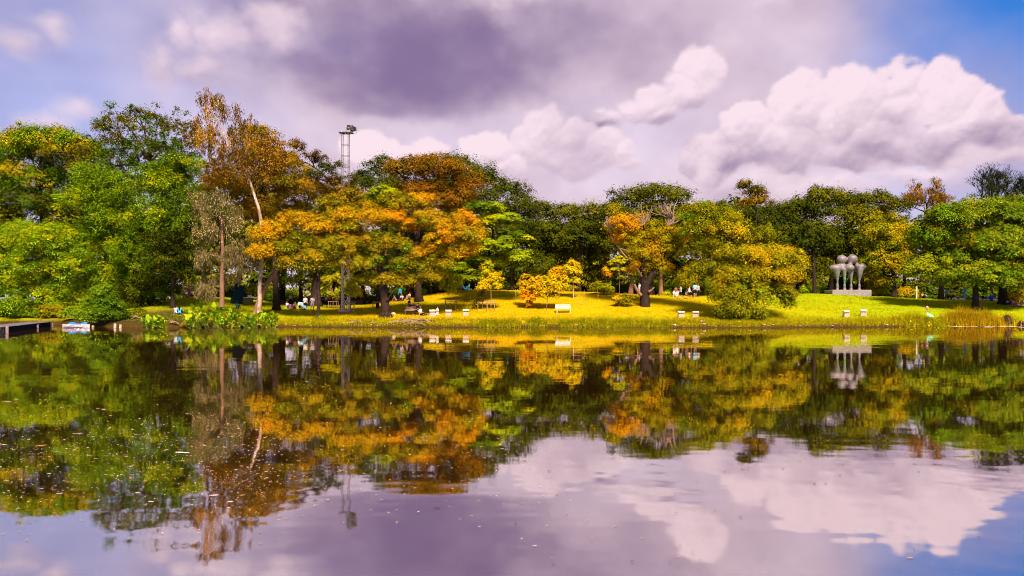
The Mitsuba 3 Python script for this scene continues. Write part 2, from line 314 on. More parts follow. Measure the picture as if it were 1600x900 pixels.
LEAFX = .90
LEAFK = .68      # overall leaf albedo
def palette(pal):
    wt = np.cumsum([w for _, w in pal]); return np.array([c for c, _ in pal], float), wt / wt[-1]
def crown(lobes, rng, pal, leaf=.2, wide=.6, per=34, cden=1.0, crad=.7, style='tuft', drop=.18, up=.45, jit=.07, flat=.68, inner=.3, alt=None, hang=2.2):
    """leaf clumps through the outer shell of ellipsoid lobes (x, y, z, rx, ry, rz); pal: list of (colour, weight)"""
    cols, wt = palette(pal)
    P, A, N, C = [], [], [], []
    for li, (x, y, z, rx, ry, rz) in enumerate(lobes):
        if alt is not None: cols, wt = alt[li]
        area = 4 * np.pi * ((rx * ry) ** 1.6 + (rx * rz) ** 1.6 + (ry * rz) ** 1.6) ** (1 / 1.6) / 3 ** (1 / 1.6)
        nc = max(4, int(area * cden / (crad ** 2) * .55))
        u = unit(rng.normal(size=(nc, 3)))
        u[:, 2] = np.where(u[:, 2] < -.45, -u[:, 2], u[:, 2])
        r = np.where(rng.random(nc) < inner, rng.uniform(.35, .8, nc), np.where(rng.random(nc) < .14, rng.uniform(1.05, 1.28, nc), rng.uniform(.8, 1.06, nc)))
        c = np.array([x, y, z]) + u * r[:, None] * np.array([rx, ry, rz])
        nz = meshkit.fbm(c * .45, 3, 4)
        c = c + u * ((nz - .5) * 1.5 * min(rx, rz) * .5)[:, None]
        keep = meshkit.noise(c * .8 + 31, 9) > drop
        c, u = c[keep], u[keep]
        m = rng.poisson(per * 2.05, len(c)) + 4
        idx = np.repeat(np.arange(len(c)), m); k = len(idx)
        rc = crad * rng.uniform(.45, 1.45, len(c))[idx]
        g = rng.normal(size=(k, 3)) * .5
        if style == 'droop':
            hn = rng.random(k) ** .8
            g[:, :2] *= .55; off = np.stack([g[:, 0] * rc, g[:, 1] * rc, -hn * rc * hang + .2 * g[:, 2]], 1)
            sw = rng.normal(size=(k, 3)) * .28; a = unit(np.array([0, 0, -1.0]) + sw)
            nn = unit(np.cross(a, rng.normal(size=(k, 3))))
        elif style == 'feather':
            dirn = unit(u[idx] * .9 + rng.normal(size=(k, 3)) * .55 + np.array([0, 0, -.15]))
            off = dirn * (rc * rng.uniform(.1, 1.25, k))[:, None] * np.array([1, 1, .8])
            a = unit(dirn + np.array([0, 0, -.35]) + rng.normal(size=(k, 3)) * .3)
            nn = unit(np.cross(a, rng.normal(size=(k, 3))) * .7 + np.array([0, -.25, .5]) + unit(g) * .4)
        elif style == 'spire':
            dirn = unit(u[idx] * .5 + rng.normal(size=(k, 3)) * .3 + np.array([0, 0, .8]))
            off = dirn * (rc * rng.uniform(.0, 1.7, k))[:, None]
            a = unit(dirn + rng.normal(size=(k, 3)) * .25)
            nn = unit(np.cross(a, rng.normal(size=(k, 3))))
        else:
            off = g * rc[:, None] * np.array([1.1, 1.1, flat])
            off[:, 2] -= .25 * rc * (g[:, 0] ** 2 + g[:, 1] ** 2)
            nn = unit(np.array([0, 0, up]) + u[idx] * .45 + unit(g) * .8 + rng.normal(size=(k, 3)) * .2)
            a = unit(np.cross(nn, rng.normal(size=(k, 3))))
        # natural hue: one hue per clump, drifting over the crown
        pick = np.clip(rng.random(len(c)) * .3 + 1.5 * (meshkit.fbm(c * .42 + 7, 2, 8) - .5) + .35, 0, .999)
        ci = np.searchsorted(wt, pick)[idx]
        cc = cols[np.minimum(ci, len(cols) - 1)] * (1 + jit * rng.normal(size=(k, 1))) * (1 + .05 * rng.normal(size=(k, 3)))
        P.append(c[idx] + off); A.append(a); N.append(nn); C.append(np.clip(cc * LEAFK, .002, .8))
    P, A, N, C = map(np.vstack, (P, A, N, C))
    k = len(P)
    L = leaf * LEAFX * np.exp(np.clip(rng.normal(size=k) * .25, -.45, .35))
    return leaf_cards(P, A, N, L, L * wide * 1.15, C)

NLEAF = [0]
def tree(name, label, cat, Y, lobes, pal, trunk=None, bark='bark', seed=0, group=None, thick=.3, limbs=True, dY=1.0, pals=None, sub=7, **kw):
    """lobes: (px, py, rx, ry[, dy]) as seen at distance Y; trunk: list of pixel points from the ground up"""
    rng = np.random.default_rng(seed + 100)
    key = numbered(name); s = Y / FOC
    L3 = []
    for l in lobes:
        px, py, rx, ry = l[:4]; dy = l[4] if len(l) > 4 and l[4] is not None else rng.uniform(-.5, .5) * rx * s * .8
        p = at(px, py, Y + dy)
        L3.append((*p, rx * s, max(rx, ry) * s * dY * .9, ry * s))
    L3 = np.array(L3)
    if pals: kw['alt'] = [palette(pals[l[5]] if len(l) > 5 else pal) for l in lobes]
    LS = L3
    if sub and kw.get('style', 'tuft') in ('tuft', 'feather'):
        LS, al = [], []
        for li, l in enumerate(L3):
            m = sub + int(rng.integers(0, 2)); ph = rng.uniform(0, 6.28)
            for j in range(m):          # boughs spread round the lobe, most of them on its upper half
                zz = -.35 + 1.3 * (j + .5) / m; a = ph + 2.4 * j; r_ = math.sqrt(max(0, 1 - min(zz, .98) ** 2))
                u = np.array([r_ * math.cos(a), r_ * math.sin(a), zz]); q = rng.uniform(.42, .60)
                LS.append(np.r_[l[:3] + u * l[3:6] * rng.uniform(.5, .72), l[3:6] * q * np.array([1.05, 1.05, 1.0])])
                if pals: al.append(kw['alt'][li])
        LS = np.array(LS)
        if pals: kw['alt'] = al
        kw['cden'] = kw.get('cden', 1.0) * .58; kw['inner'] = .12
    v, f, c = crown(LS, rng, pal, **kw)
    NLEAF[0] += len(f)
    part(key, 'crown', (v, f), 'leaf_mat', color=c)
    mb = MB()
    if trunk is not None:
        tp = [at(px, py, Y) for px, py in trunk]
        gx = tp[0]; tp[0] = np.array([gx[0], Y, float(ground_z(gx[0], Y)) - .25])
        cv = curve(tp, max(8, len(tp) * 4), .25 * thick, seed)
        rr = thick * (1 - .6 * np.linspace(0, 1, len(cv))) ** 1.0
        rr[0] *= 1.7; rr[1] *= 1.25
        sides = 12
        mb.tube(cv, rr, sides)
        if limbs:
            top = cv[-1]
            for i, l in enumerate(L3):
                tgt = l[:3] - np.array([0, 0, l[5] * .25])
                cand = cv[len(cv) // 3:]
                d = np.linalg.norm(cand - tgt, axis=1) + np.where(cand[:, 2] > tgt[2], 4, 0)
                j = int(np.argmin(d)); st = cand[j]
                mid = st * .5 + tgt * .5 + np.array([0, 0, .12 * np.linalg.norm(tgt - st)])
                q = curve([st, mid, tgt], None, .35, seed * 13 + i)
                r0 = min(thick * .45, .05 + .035 * np.linalg.norm(tgt - st))
                mb.tube(q, np.linspace(r0, .03, len(q)), 6)
                for b in range(3):
                    e = l[:3] + unit(rng.normal(size=3) + np.array([0, 0, .4])) * l[3:6] * .85
                    k0 = q[int(len(q) * rng.uniform(.5, .9))]
                    q2 = curve([k0, (k0 + e) / 2 + rng.normal(size=3) * .15, e], None, .25, seed * 17 + i * 3 + b)
                    mb.tube(q2, np.linspace(r0 * .45, .015, len(q2)), 4)
        part(key, 'trunk', mb.mesh(), bark, smooth=True)
    tag(key, label, cat, group)
    return key, L3

# ------------------------------------------------------------------ the setting
def grid_axis(segs):
    out = [segs[0][0]]
    for a, b, st in segs: out += list(np.linspace(a, b, max(2, int(round((b - a) / st)) + 1))[1:])
    return np.array(out)
gx = grid_axis([(-3000, -300, 300), (-300, -90, 8), (-90, 90, .6), (90, 300, 8), (300, 3000, 300)])
gy = grid_axis([(-400, 0, 40), (0, 6, .5), (6, 62, 4), (62, 70, .6), (70, 84, .28), (84, 112, .6), (112, 200, 4), (200, 3600, 200)])
GX, GY = np.meshgrid(gx, gy, indexing='ij')
GZ = ground_z(GX, GY)
gi = np.arange(GX.size).reshape(GX.shape)
gq = np.stack([gi[:-1, :-1], gi[1:, :-1], gi[1:, 1:], gi[:-1, 1:]], -1).reshape(-1, 4)
scene['ground'] = mikit.ply((np.stack([GX, GY, GZ], -1).reshape(-1, 3), gq), 'ground_mat', smooth=True)
tag('ground', 'grassy park ground rising from the pond to a low mound', None, None, 'structure')
wv = np.array([[-300, 1.0, 0], [300, 1.0, 0], [300, 100, 0], [-300, 100, 0]], float)
scene['water'] = mikit.ply((wv, np.array([[0, 1, 2, 3]])), 'water_mat', uv=wv[:, :2])
tag('water', 'still brown pond mirroring trees and clouds', None, None, 'structure')

# ------------------------------------------------------------------ trees (front to back, left to right)
ORANGE = [((.74, .35, .008), 3), ((.60, .37, .008), 3), ((.34, .30, .008), 3)]
OLIVE = [((0.293, 0.268, 0.006), 3), ((0.195, 0.207, 0.006), 3), ((0.439, 0.305, 0.008), 2)]
GOLD = [((.66, .42, .008), 3), ((.50, .40, .008), 3), ((.30, .29, .006), 3)]
BRIGHT = [((0.415, 0.488, 0.006), 2), ((0.244, 0.39, 0.006), 3), ((0.122, 0.232, 0.006), 3)]
GREEN = [((0.305, 0.415, 0.008), 2), ((0.159, 0.281, 0.008), 3), ((0.0854, 0.171, 0.006), 3)]
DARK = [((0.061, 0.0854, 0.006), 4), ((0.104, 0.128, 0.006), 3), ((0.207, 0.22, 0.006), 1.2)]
DARKY = [((0.0854, 0.104, 0.006), 3), ((0.159, 0.171, 0.006), 2.5), ((0.39, 0.342, 0.006), 1.6)]
BROWN = [((0.122, 0.061, 0.012), 3), ((0.183, 0.0915, 0.012), 3), ((0.0854, 0.0549, 0.01), 3)]
RUST = [((0.464, 0.232, 0.008), 3), ((0.342, 0.22, 0.008), 3), ((0.232, 0.195, 0.008), 3)]
GUM = [((.30, .24, .10), 3), ((.20, .17, .065), 3), ((.12, .115, .04), 3)]
YELLOW = [((0.756, 0.561, 0.008), 3), ((0.61, 0.561, 0.008), 3), ((0.415, 0.39, 0.008), 1)]
AMBER = [((.92, .42, .008), 3), ((.84, .50, .008), 3), ((.56, .38, .008), 2)]
LIME = [((0.561, 0.586, 0.008), 3), ((0.39, 0.488, 0.008), 3), ((0.207, 0.305, 0.008), 2)]
LAWNGREEN = [((.40, .44, .01), 2), ((.27, .34, .01), 3), ((.12, .19, .008), 3)]

# left bank
tree('bushy_tree', 'bright green bushy tree overhanging the dark jetty at the left edge', 'tree', 90,
     [(22, 392, 50, 42), (80, 385, 50, 40), (52, 430, 52, 36), (118, 425, 34, 42), (5, 440, 36, 36), (105, 462, 24, 26), (78, 466, 22, 30), (30, 478, 26, 16), (8, 482, 20, 14), (92, 488, 18, 16)],
     GREEN[:2] + BRIGHT[:2], [(64, 507), (66, 470), (60, 430)], seed=1, thick=.16, leaf=.2, per=46, crad=.75, cden=1.1)
tree('bank_shrub', 'low leafy green shrub on the bank right of the blue covered boat', 'shrub', 79,
     [(150, 482, 24, 20), (172, 478, 18, 22), (163, 462, 20, 18), (148, 496, 20, 10), (180, 494, 12, 10)], GREEN, [(160, 507), (161, 480)], seed=2, thick=.09, leaf=.2, per=34, crad=.55)
tree('feathery_tree', 'tall feathery bright green tree behind the left bank shrubs', 'tree', 93,
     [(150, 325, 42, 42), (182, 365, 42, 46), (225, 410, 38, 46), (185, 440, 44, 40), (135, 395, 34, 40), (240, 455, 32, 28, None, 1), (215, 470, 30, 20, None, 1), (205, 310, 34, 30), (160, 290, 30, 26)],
     BRIGHT + GREEN[:2], pals=[BRIGHT, DARK[:2] + GREEN[2:]], trunk=[(222, 500), (216, 440), (195, 380)], seed=3, thick=.2, leaf=.34, wide=.34, per=60, style='feather', crad=1.1, cden=1.5)  # dark lower lobes: shadow gaps put into the leaf colour
tree('feathery_tree', 'green feathery tree with sunlit sprays just left of the grey drooping gum tree', 'tree', 88,
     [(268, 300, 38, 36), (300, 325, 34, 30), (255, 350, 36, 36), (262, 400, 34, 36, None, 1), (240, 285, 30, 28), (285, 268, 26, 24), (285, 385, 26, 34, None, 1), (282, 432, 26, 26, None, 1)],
     GREEN + BRIGHT[:2], pals=[GREEN, DARK[:2] + GREEN[2:]], trunk= [(270, 478), (270, 410), (268, 340)], seed=4, thick=.22, leaf=.32, wide=.36, per=50, style='feather', crad=1.0, cden=1.35)  # second palette paints shade into the inner lobes of the crown
tree('twiggy_tree', 'dark olive tree with ragged twiggy top against the sky left of the tallest tree', 'tree', 98,
     [(188, 212, 40, 30), (238, 196, 40, 26), (275, 222, 36, 34), (215, 250, 52, 36), (265, 262, 38, 28), (165, 252, 36, 32), (180, 180, 14, 10), (215, 176, 14, 10), (252, 178, 14, 10), (170, 205, 14, 10), (200, 285, 50, 30), (250, 245, 34, 26), (290, 250, 26, 26), (300, 285, 24, 22), (150, 285, 34, 30)],
     [OLIVE[1], ((.14, .12, .01), 3), GREEN[2], ((.10, .075, .012), 2)], [(235, 470), (238, 380), (246, 300), (235, 255)], 'bark', seed=5, thick=.3, leaf=.28, wide=.4, per=30, style='feather', crad=.85, cden=.75, drop=.3, sub=0)
tree('spreading_tree', 'olive yellow spreading tree rising at the left edge behind the bushes', 'tree', 106,
     [(15, 245, 46, 36), (65, 232, 48, 30), (115, 236, 38, 28), (35, 286, 56, 30), (100, 280, 50, 34), (-20, 280, 40, 50), (60, 325, 60, 30, None, 1), (130, 318, 34, 40, None, 1), (90, 210, 24, 12), (40, 212, 26, 12), (140, 250, 26, 24), (0, 380, 50, 36, None, 1), (5, 435, 50, 36, None, 1), (62, 440, 44, 34, None, 1), (120, 440, 40, 34, None, 1)],
     [OLIVE[0], GOLD[1], GREEN[1], GREEN[2], BRIGHT[1]], pals=[None, DARK[:2] + GREEN[2:]], trunk=[(70, 478), (70, 400), (62, 320)], seed=6, thick=.45, leaf=.26, per=34, crad=.95, cden=1.2)  # lower lobes get darker leaves as painted shade between the crowns
tree('gum_tree', 'grey brown drooping gum tree with reddish trunk beside the pale trunked one', 'tree', 80.5,
     [(308, 318, 22, 24), (345, 322, 28, 26), (322, 358, 28, 24), (365, 350, 24, 26), (338, 398, 32, 22), (372, 400, 22, 24), (310, 395, 14, 16), (345, 430, 30, 12), (325, 448, 22, 10)],
     GUM, [(346, 474), (347, 430), (348, 390), (346, 340)], 'pink_bark', seed=7, thick=.3, leaf=.42, wide=.22, per=34, style='droop', crad=.9, cden=.9, drop=.33, hang=1.5)

# the tall pale trunk
k8, _ = tree('tall_gum_tree', 'tallest tree with pale leaning trunk and sparse brown ragged crown', 'tree', 81.5,
     [(325, 152, 22, 14), (348, 172, 28, 18), (308, 186, 14, 12), (385, 195, 22, 15), (330, 208, 34, 16), (392, 222, 38, 22), (355, 236, 30, 18), (308, 226, 22, 14), (372, 262, 36, 26), (335, 262, 26, 18), (420, 250, 30, 24)],
     BROWN + RUST[:1], None, seed=8, leaf=.34, wide=.26, per=20, style='droop', crad=.7, cden=.75, drop=.34)
mb = MB()
def bough(pts, Y, r0, r1, mb, sides=9, seed=0, ground=False, wob=.2):
    p = [at(*(q[:2]), Y + (q[2] if len(q) > 2 else 0)) for q in pts]
    if ground: p[0][2] = float(ground_z(p[0][0], p[0][1])) - .2
    cv = curve(p, max(6, len(p) * 5), wob, seed)
    mb.tube(cv, np.linspace(r0, r1, len(cv)), sides)
bough([(405, 482), (406, 440), (410, 380), (405, 335), (389, 280), (372, 250), (352, 226)], 81.5, .25, .10, mb, 12, 1, True, .15)
bough([(372, 250), (345, 236), (330, 222), (318, 196)], 81.5, .12, .04, mb, 7, 2)
bough([(352, 226), (345, 200), (330, 170), (324, 150)], 81.5, .1, .02, mb, 7, 3)
bough([(380, 265), (362, 254, -.5), (350, 258, -1)], 81.5, .09, .03, mb, 6, 4)
bough([(372, 250), (388, 226), (392, 205)], 81.5, .09, .03, mb, 6, 5)
bough([(389, 280), (404, 258), (420, 245)], 81.5, .09, .03, mb, 6, 6)
for i in range(14):
    a = RNG.uniform([315, 160], [400, 235]); bough([(362, 238), ((362 + a[0]) / 2 + RNG.normal() * 8, (238 + a[1]) / 2), tuple(a)], 81.5 + RNG.normal(), .045, .012, mb, 4, 20 + i)
part(k8, 'trunk', mb.mesh(), 'pale_bark', smooth=True)
mb = MB(); bough([(398, 482), (414, 448), (430, 422), (442, 398), (452, 370)], 82.5, .34, .2, mb, 12, 7, True)
part(k8, 'leaning_trunk', mb.mesh(), 'pink_bark', smooth=True, label='pinkish second trunk leaning to the right')

tree('rusty_tree', 'rust brown full crowned tree right of the tallest pale trunk', 'tree', 88,
     [(402, 215, 30, 20), (412, 250, 46, 32), (432, 290, 48, 38), (370, 300, 44, 36), (395, 335, 40, 30), (450, 260, 26, 24), (345, 285, 24, 24)], RUST, [(432, 478), (428, 400), (415, 320), (410, 270)], seed=9, thick=.36, leaf=.24, per=34, crad=.8, cden=1.05, drop=.2)
tree('flame_tree', 'low spreading tree with orange foliage between pale trunk and lattice tower', 'tree', 80,
     [(428, 366, 32, 20), (410, 396, 18, 16), (466, 348, 28, 16), (505, 356, 34, 20), (522, 384, 28, 18, None, 1), (474, 380, 28, 16, None, 1), (445, 388, 18, 12, None, 1), (538, 352, 24, 18), (490, 400, 24, 10, None, 1), (540, 392, 24, 20, None, 1), (526, 320, 26, 16, None, 2), (548, 306, 20, 13, None, 2), (536, 336, 22, 14), (550, 330, 16, 14, None, 1), (455, 412, 22, 12, None, 1), (500, 412, 20, 11, None, 1), (425, 388, 18, 16)],
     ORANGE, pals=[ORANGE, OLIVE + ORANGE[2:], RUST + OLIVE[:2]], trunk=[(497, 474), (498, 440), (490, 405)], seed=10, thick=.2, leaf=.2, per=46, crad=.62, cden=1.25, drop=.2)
tree('bare_topped_tree', 'dark sparse tree with twisted limbs against the sky left of the tower top', 'tree', 92,
     [(463, 230, 13, 12), (452, 250, 10, 12), (490, 250, 20, 14), (515, 262, 22, 12), (535, 276, 20, 9), (480, 276, 26, 14), (550, 292, 8, 10), (522, 285, 16, 8)],
     BROWN + DARK[:1], [(535, 478), (534, 380), (530, 310), (512, 280), (492, 262)], seed=11, thick=.2, leaf=.22, wide=.5, per=24, crad=.6, cden=.9, drop=.32)
tree('umbrageous_tree', 'broad olive tree shading the picnic crowd behind the orange branches', 'tree', 97,
     [(470, 305, 46, 30), (530, 315, 42, 26), (440, 340, 40, 30), (500, 345, 50, 30), (560, 330, 36, 30), (470, 395, 50, 24, None, 1), (535, 405, 46, 24, None, 1), (430, 410, 30, 26, None, 1), (580, 395, 36, 28, None, 1), (500, 425, 40, 16, None, 1), (450, 440, 22, 14, None, 1), (640, 400, 40, 26, None, 1), (690, 415, 34, 26, None, 1), (655, 435, 30, 14, None, 1)],
     OLIVE + RUST[:2] + GOLD[2:], pals=[None, DARK[:2] + OLIVE[1:2]], trunk=[(492, 474), (494, 440), (496, 400)], seed=12, thick=.75, leaf=.26, per=30, crad=.95, cden=1.0)  # dark palette stands in for the shade under this canopy
k12, L12 = tree('golden_tree', 'large tree with burnt orange crown and dark trunk beside the wooden bench', 'tree', 81,
     [(705, 374, 42, 26), (728, 350, 26, 20), (664, 350, 36, 20), (672, 394, 32, 18), (598, 346, 40, 20), (560, 334, 30, 18), (548, 374, 30, 16), (602, 384, 42, 20, None, 1), (570, 412, 34, 18, None, 1), (640, 418, 34, 18, None, 1), (606, 436, 24, 12, None, 1), (632, 322, 30, 16, None, 1), (692, 414, 26, 14, None, 1), (650, 316, 26, 13), (612, 316, 24, 13, None, 1), (676, 432, 20, 11, None, 1), (640, 438, 18, 10, None, 1), (572, 438, 18, 10, None, 1), (722, 395, 24, 16), (735, 372, 22, 16)],
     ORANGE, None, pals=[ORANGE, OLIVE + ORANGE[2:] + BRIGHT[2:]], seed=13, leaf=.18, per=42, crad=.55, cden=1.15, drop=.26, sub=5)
mb = MB()
bough([(602, 492), (601, 475), (598, 455), (597, 440), (604, 415)], 81, .52, .32, mb, 14, 30, True)
bough([(601, 440), (612, 410), (628, 382), (634, 355), (640, 330)], 81, .3, .1, mb, 10, 31)
bough([(598, 440), (590, 415), (575, 390), (560, 345)], 81, .26, .07, mb, 10, 32)
bough([(628, 382), (655, 374), (690, 362)], 81, .18, .05, mb, 8, 33)
bough([(604, 470), (614, 458), (621, 452)], 80.6, .08, .05, mb, 7, 34)
bough([(604, 415), (604, 385), (606, 350)], 81, .2, .06, mb, 8, 35)
for i, l in enumerate(L12):
    for b in range(3):
        q0 = at(*[(628, 382), (590, 415), (655, 374)][b], 81); e = l[:3] + unit(RNG.normal(size=3)) * l[3:6] * .8
        cv = curve([q0, (q0 + l[:3]) / 2 + [0, 0, .3], e], None, .3, i * 3 + b)
        if np.linalg.norm(e - q0) < 5: mb.tube(cv, np.linspace(.07, .012, len(cv)), 5)
for i in range(9):
    a = i * .7 + .2; p = foot(602, 81)
    q = [p + [math.cos(a) * .3, math.sin(a) * .3, .5], p + [math.cos(a) * .65, math.sin(a) * .65, .12], p + [math.cos(a) * 1.1, math.sin(a) * 1.1, -.3]]
    mb.tube(curve(q, 6), [.2, .18, .14, .1, .07, .05], 6)
part(k12, 'trunk', mb.mesh(), 'bark', smooth=True)
tree('rusty_tree', 'high rusty orange crown rising behind the burnt orange tree', 'tree', 92,
     [(640, 272, 34, 26), (690, 268, 42, 24), (730, 290, 30, 26), (660, 305, 44, 26), (705, 318, 40, 26), (615, 262, 16, 12), (665, 252, 20, 10)], [((.34, .15, .008), 3), ((.26, .14, .008), 3), ((.17, .12, .008), 2), ((.44, .22, .008), 1)], [(655, 478), (652, 400), (660, 320)], seed=14, thick=.4, leaf=.22, per=34, crad=.75, cden=1.05)
tree('layered_tree', 'bright green tree with flat layered sprays right of the burnt orange crown', 'tree', 90,
     [(755, 325, 30, 11), (782, 345, 36, 12), (745, 352, 26, 10), (800, 372, 30, 12), (770, 385, 34, 12), (805, 402, 24, 12), (760, 408, 26, 10), (738, 432, 24, 12), (715, 420, 16, 10)],
     LIME + GREEN[2:], [(752, 470), (760, 420), (770, 360), (768, 330)], seed=15, thick=.22, leaf=.26, per=44, crad=.7, cden=1.2, up=1.3, flat=.25)
tree('layered_tree', 'small lime green tree top glowing between tower and rusty crowns', 'tree', 88.5,
     [(600, 302, 22, 12), (585, 314, 18, 10), (612, 318, 16, 9)], LIME, [(590, 478), (592, 400), (598, 320)], seed=16, thick=.14, leaf=.24, per=40, crad=.6, up=1.2, flat=.3)

# dark wood behind the mound
tree('mahogany_tree', 'dark green tree with tufted top behind the tower and rusty crowns', 'tree', 106,
     [(597, 268, 24, 22), (570, 290, 26, 24), (620, 300, 34, 30), (590, 340, 44, 40), (640, 360, 44, 44), (575, 400, 36, 40)], DARK, [(600, 470), (600, 400), (600, 320)], seed=17, thick=.5, leaf=.28, per=28, crad=.95)
tree('mahogany_tree', 'dark green tree peaking just right of the rusty crown', 'tree', 107,
     [(712, 262, 30, 20), (750, 282, 34, 24), (700, 300, 40, 30), (735, 330, 44, 40), (690, 370, 46, 44), (745, 400, 40, 44), (705, 430, 40, 24)], DARK, [(715, 466), (715, 400), (715, 300)], seed=18, thick=.5, leaf=.28, per=28, crad=.95)
tree('mahogany_tree', 'dark green tree sloping down to the dip in the treeline', 'tree', 107,
     [(790, 302, 34, 22), (815, 330, 30, 26), (775, 340, 34, 34), (805, 375, 38, 36), (790, 420, 40, 36), (830, 420, 30, 34)], DARK, [(800, 464), (800, 400), (800, 330)], seed=19, thick=.45, leaf=.28, per=28, crad=.9)
tree('mahogany_tree', 'dark olive tree at the lowest dip of the treeline behind the orange shrubs', 'tree', 112,
     [(852, 334, 32, 20), (885, 336, 28, 20), (845, 366, 36, 30), (890, 370, 34, 30), (865, 405, 42, 34), (850, 440, 36, 20)], DARKY, [(868, 462), (868, 400), (868, 340)], seed=20, thick=.42, leaf=.28, per=28, crad=.95)
tree('mahogany_tree', 'dark olive tree left of the broken topped tree', 'tree', 110,
     [(925, 340, 28, 22), (905, 365, 28, 26), (940, 372, 28, 26), (925, 405, 36, 30), (905, 440, 30, 22), (945, 435, 28, 24)], DARKY, [(922, 462), (922, 400), (922, 340)], seed=21, thick=.4, leaf=.28, per=28, crad=.9)
tree('mahogany_tree', 'tall dark green tree standing behind the broken topped tree', 'tree', 104,
     [(985, 312, 34, 18), (1025, 304, 36, 16), (1060, 312, 26, 16), (962, 336, 24, 20), (1000, 340, 40, 24), (1050, 342, 36, 26), (975, 385, 36, 34), (1045, 395, 38, 34), (1010, 430, 40, 24), (1070, 430, 30, 26)],
     [DARK[0], DARK[1], DARK[2], OLIVE[1]], [(1015, 464), (1015, 400), (1015, 320)], seed=22, thick=.5, leaf=.28, per=30, crad=.9)
tree('mahogany_tree', 'dark green tree between the golden bush tree and its twiggy neighbour', 'tree', 109,
     [(1128, 330, 32, 18), (1105, 355, 34, 26), (1200, 335, 28, 18), (1165, 350, 40, 26), (1130, 395, 44, 34), (1190, 395, 36, 34), (1155, 435, 44, 22)], DARK, [(1150, 464), (1150, 400), (1150, 340)], seed=23, thick=.42, leaf=.28, per=28, crad=.9)
tree('mahogany_tree', 'dark green tree left of and behind the bulbous sculpture', 'tree', 108,
     [(1242, 330, 36, 20), (1282, 306, 26, 14), (1275, 330, 40, 26), (1225, 360, 34, 30), (1265, 375, 40, 34), (1235, 410, 36, 30), (1275, 425, 34, 24)], DARK + [OLIVE[1]], [(1255, 464), (1255, 400), (1260, 330)], seed=24, thick=.45, leaf=.28, per=28, crad=.9)
tree('mahogany_tree', 'broad dark green tree rising right behind the bulbous sculpture', 'tree', 109,
     [(1325, 314, 34, 16), (1362, 316, 34, 16), (1395, 328, 26, 18), (1335, 345, 42, 26), (1385, 355, 36, 26), (1320, 385, 36, 32), (1365, 385, 36, 30), (1335, 425, 34, 26)], DARKY, [(1345, 464), (1345, 400), (1350, 330)], seed=25, thick=.48, leaf=.28, per=30, crad=.9)
tree('yellowing_tree', 'yellowing tree with forked dark trunk right of the bulbous sculpture', 'tree', 103,
     [(1372, 366, 26, 16), (1355, 378, 18, 12), (1392, 385, 26, 18), (1412, 365, 28, 18), (1378, 410, 28, 20), (1408, 415, 24, 22), (1355, 428, 16, 14), (1385, 440, 20, 10)], GOLD + GREEN[1:2], [(1397, 464), (1396, 435), (1392, 400)], seed=26, thick=.4, leaf=.24, per=36, crad=.7)
tree('broken_tree', 'rusty brown sparse tree top poking above the right treeline', 'tree', 116,
     [(1445, 318, 26, 16), (1432, 298, 8, 8), (1465, 300, 9, 10), (1470, 322, 16, 14), (1425, 322, 12, 12)], [BROWN[1], RUST[0], BROWN[0]], [(1448, 464), (1448, 400), (1448, 320)], seed=27, thick=.3, leaf=.3, wide=.3, per=26, style='spire', crad=.7)
tree('conifer_tree', 'dark feathery conifer rising above the right treeline', 'tree', 112,
     [(1550, 292, 22, 18), (1545, 312, 26, 18), (1560, 305, 22, 18)], [((.03, .045, .015), 3), ((.05, .06, .02), 3)], [(1550, 464), (1550, 400), (1550, 285)], seed=28, thick=.3, leaf=.4, wide=.2, per=30, style='spire', crad=1.0, cden=1.3)
tree('conifer_tree', 'dark conifer cut by the right edge of the picture', 'tree', 112,
     [(1602, 300, 20, 16), (1612, 316, 22, 20)], [((.03, .045, .015), 3), ((.05, .06, .02), 3)], [(1606, 464), (1606, 400), (1606, 300)], seed=29, thick=.3, leaf=.4, wide=.2, per=30, style='spire', crad=1.0, cden=1.3)
tree('spreading_tree', 'wide green tree filling the right side above the picnickers', 'tree', 90,
     [(1455, 372, 32, 26), (1490, 345, 42, 26), (1535, 335, 42, 24), (1580, 345, 40, 28), (1470, 405, 42, 30), (1520, 385, 46, 34), (1570, 390, 44, 34), (1440, 425, 24, 22), (1490, 432, 40, 22), (1540, 430, 42, 26), (1590, 432, 36, 26), (1615, 370, 36, 50), (1630, 420, 30, 40)],
     LAWNGREEN + [GREEN[1], OLIVE[0]], [(1524, 472), (1524, 440), (1530, 395)], seed=30, thick=.4, leaf=.24, per=44, crad=.7, cden=1.25, drop=.14)
tree('spreading_tree', 'second dark trunked green tree at the far right edge behind the picnickers', 'tree', 97,
     [(1575, 330, 36, 22), (1610, 340, 36, 40), (1560, 400, 46, 40), (1610, 410, 40, 40), (1590, 440, 40, 14)], GREEN + OLIVE[:1], [(1569, 470), (1566, 440), (1570, 380)], seed=31, thick=.55, leaf=.28, per=30, crad=.9)

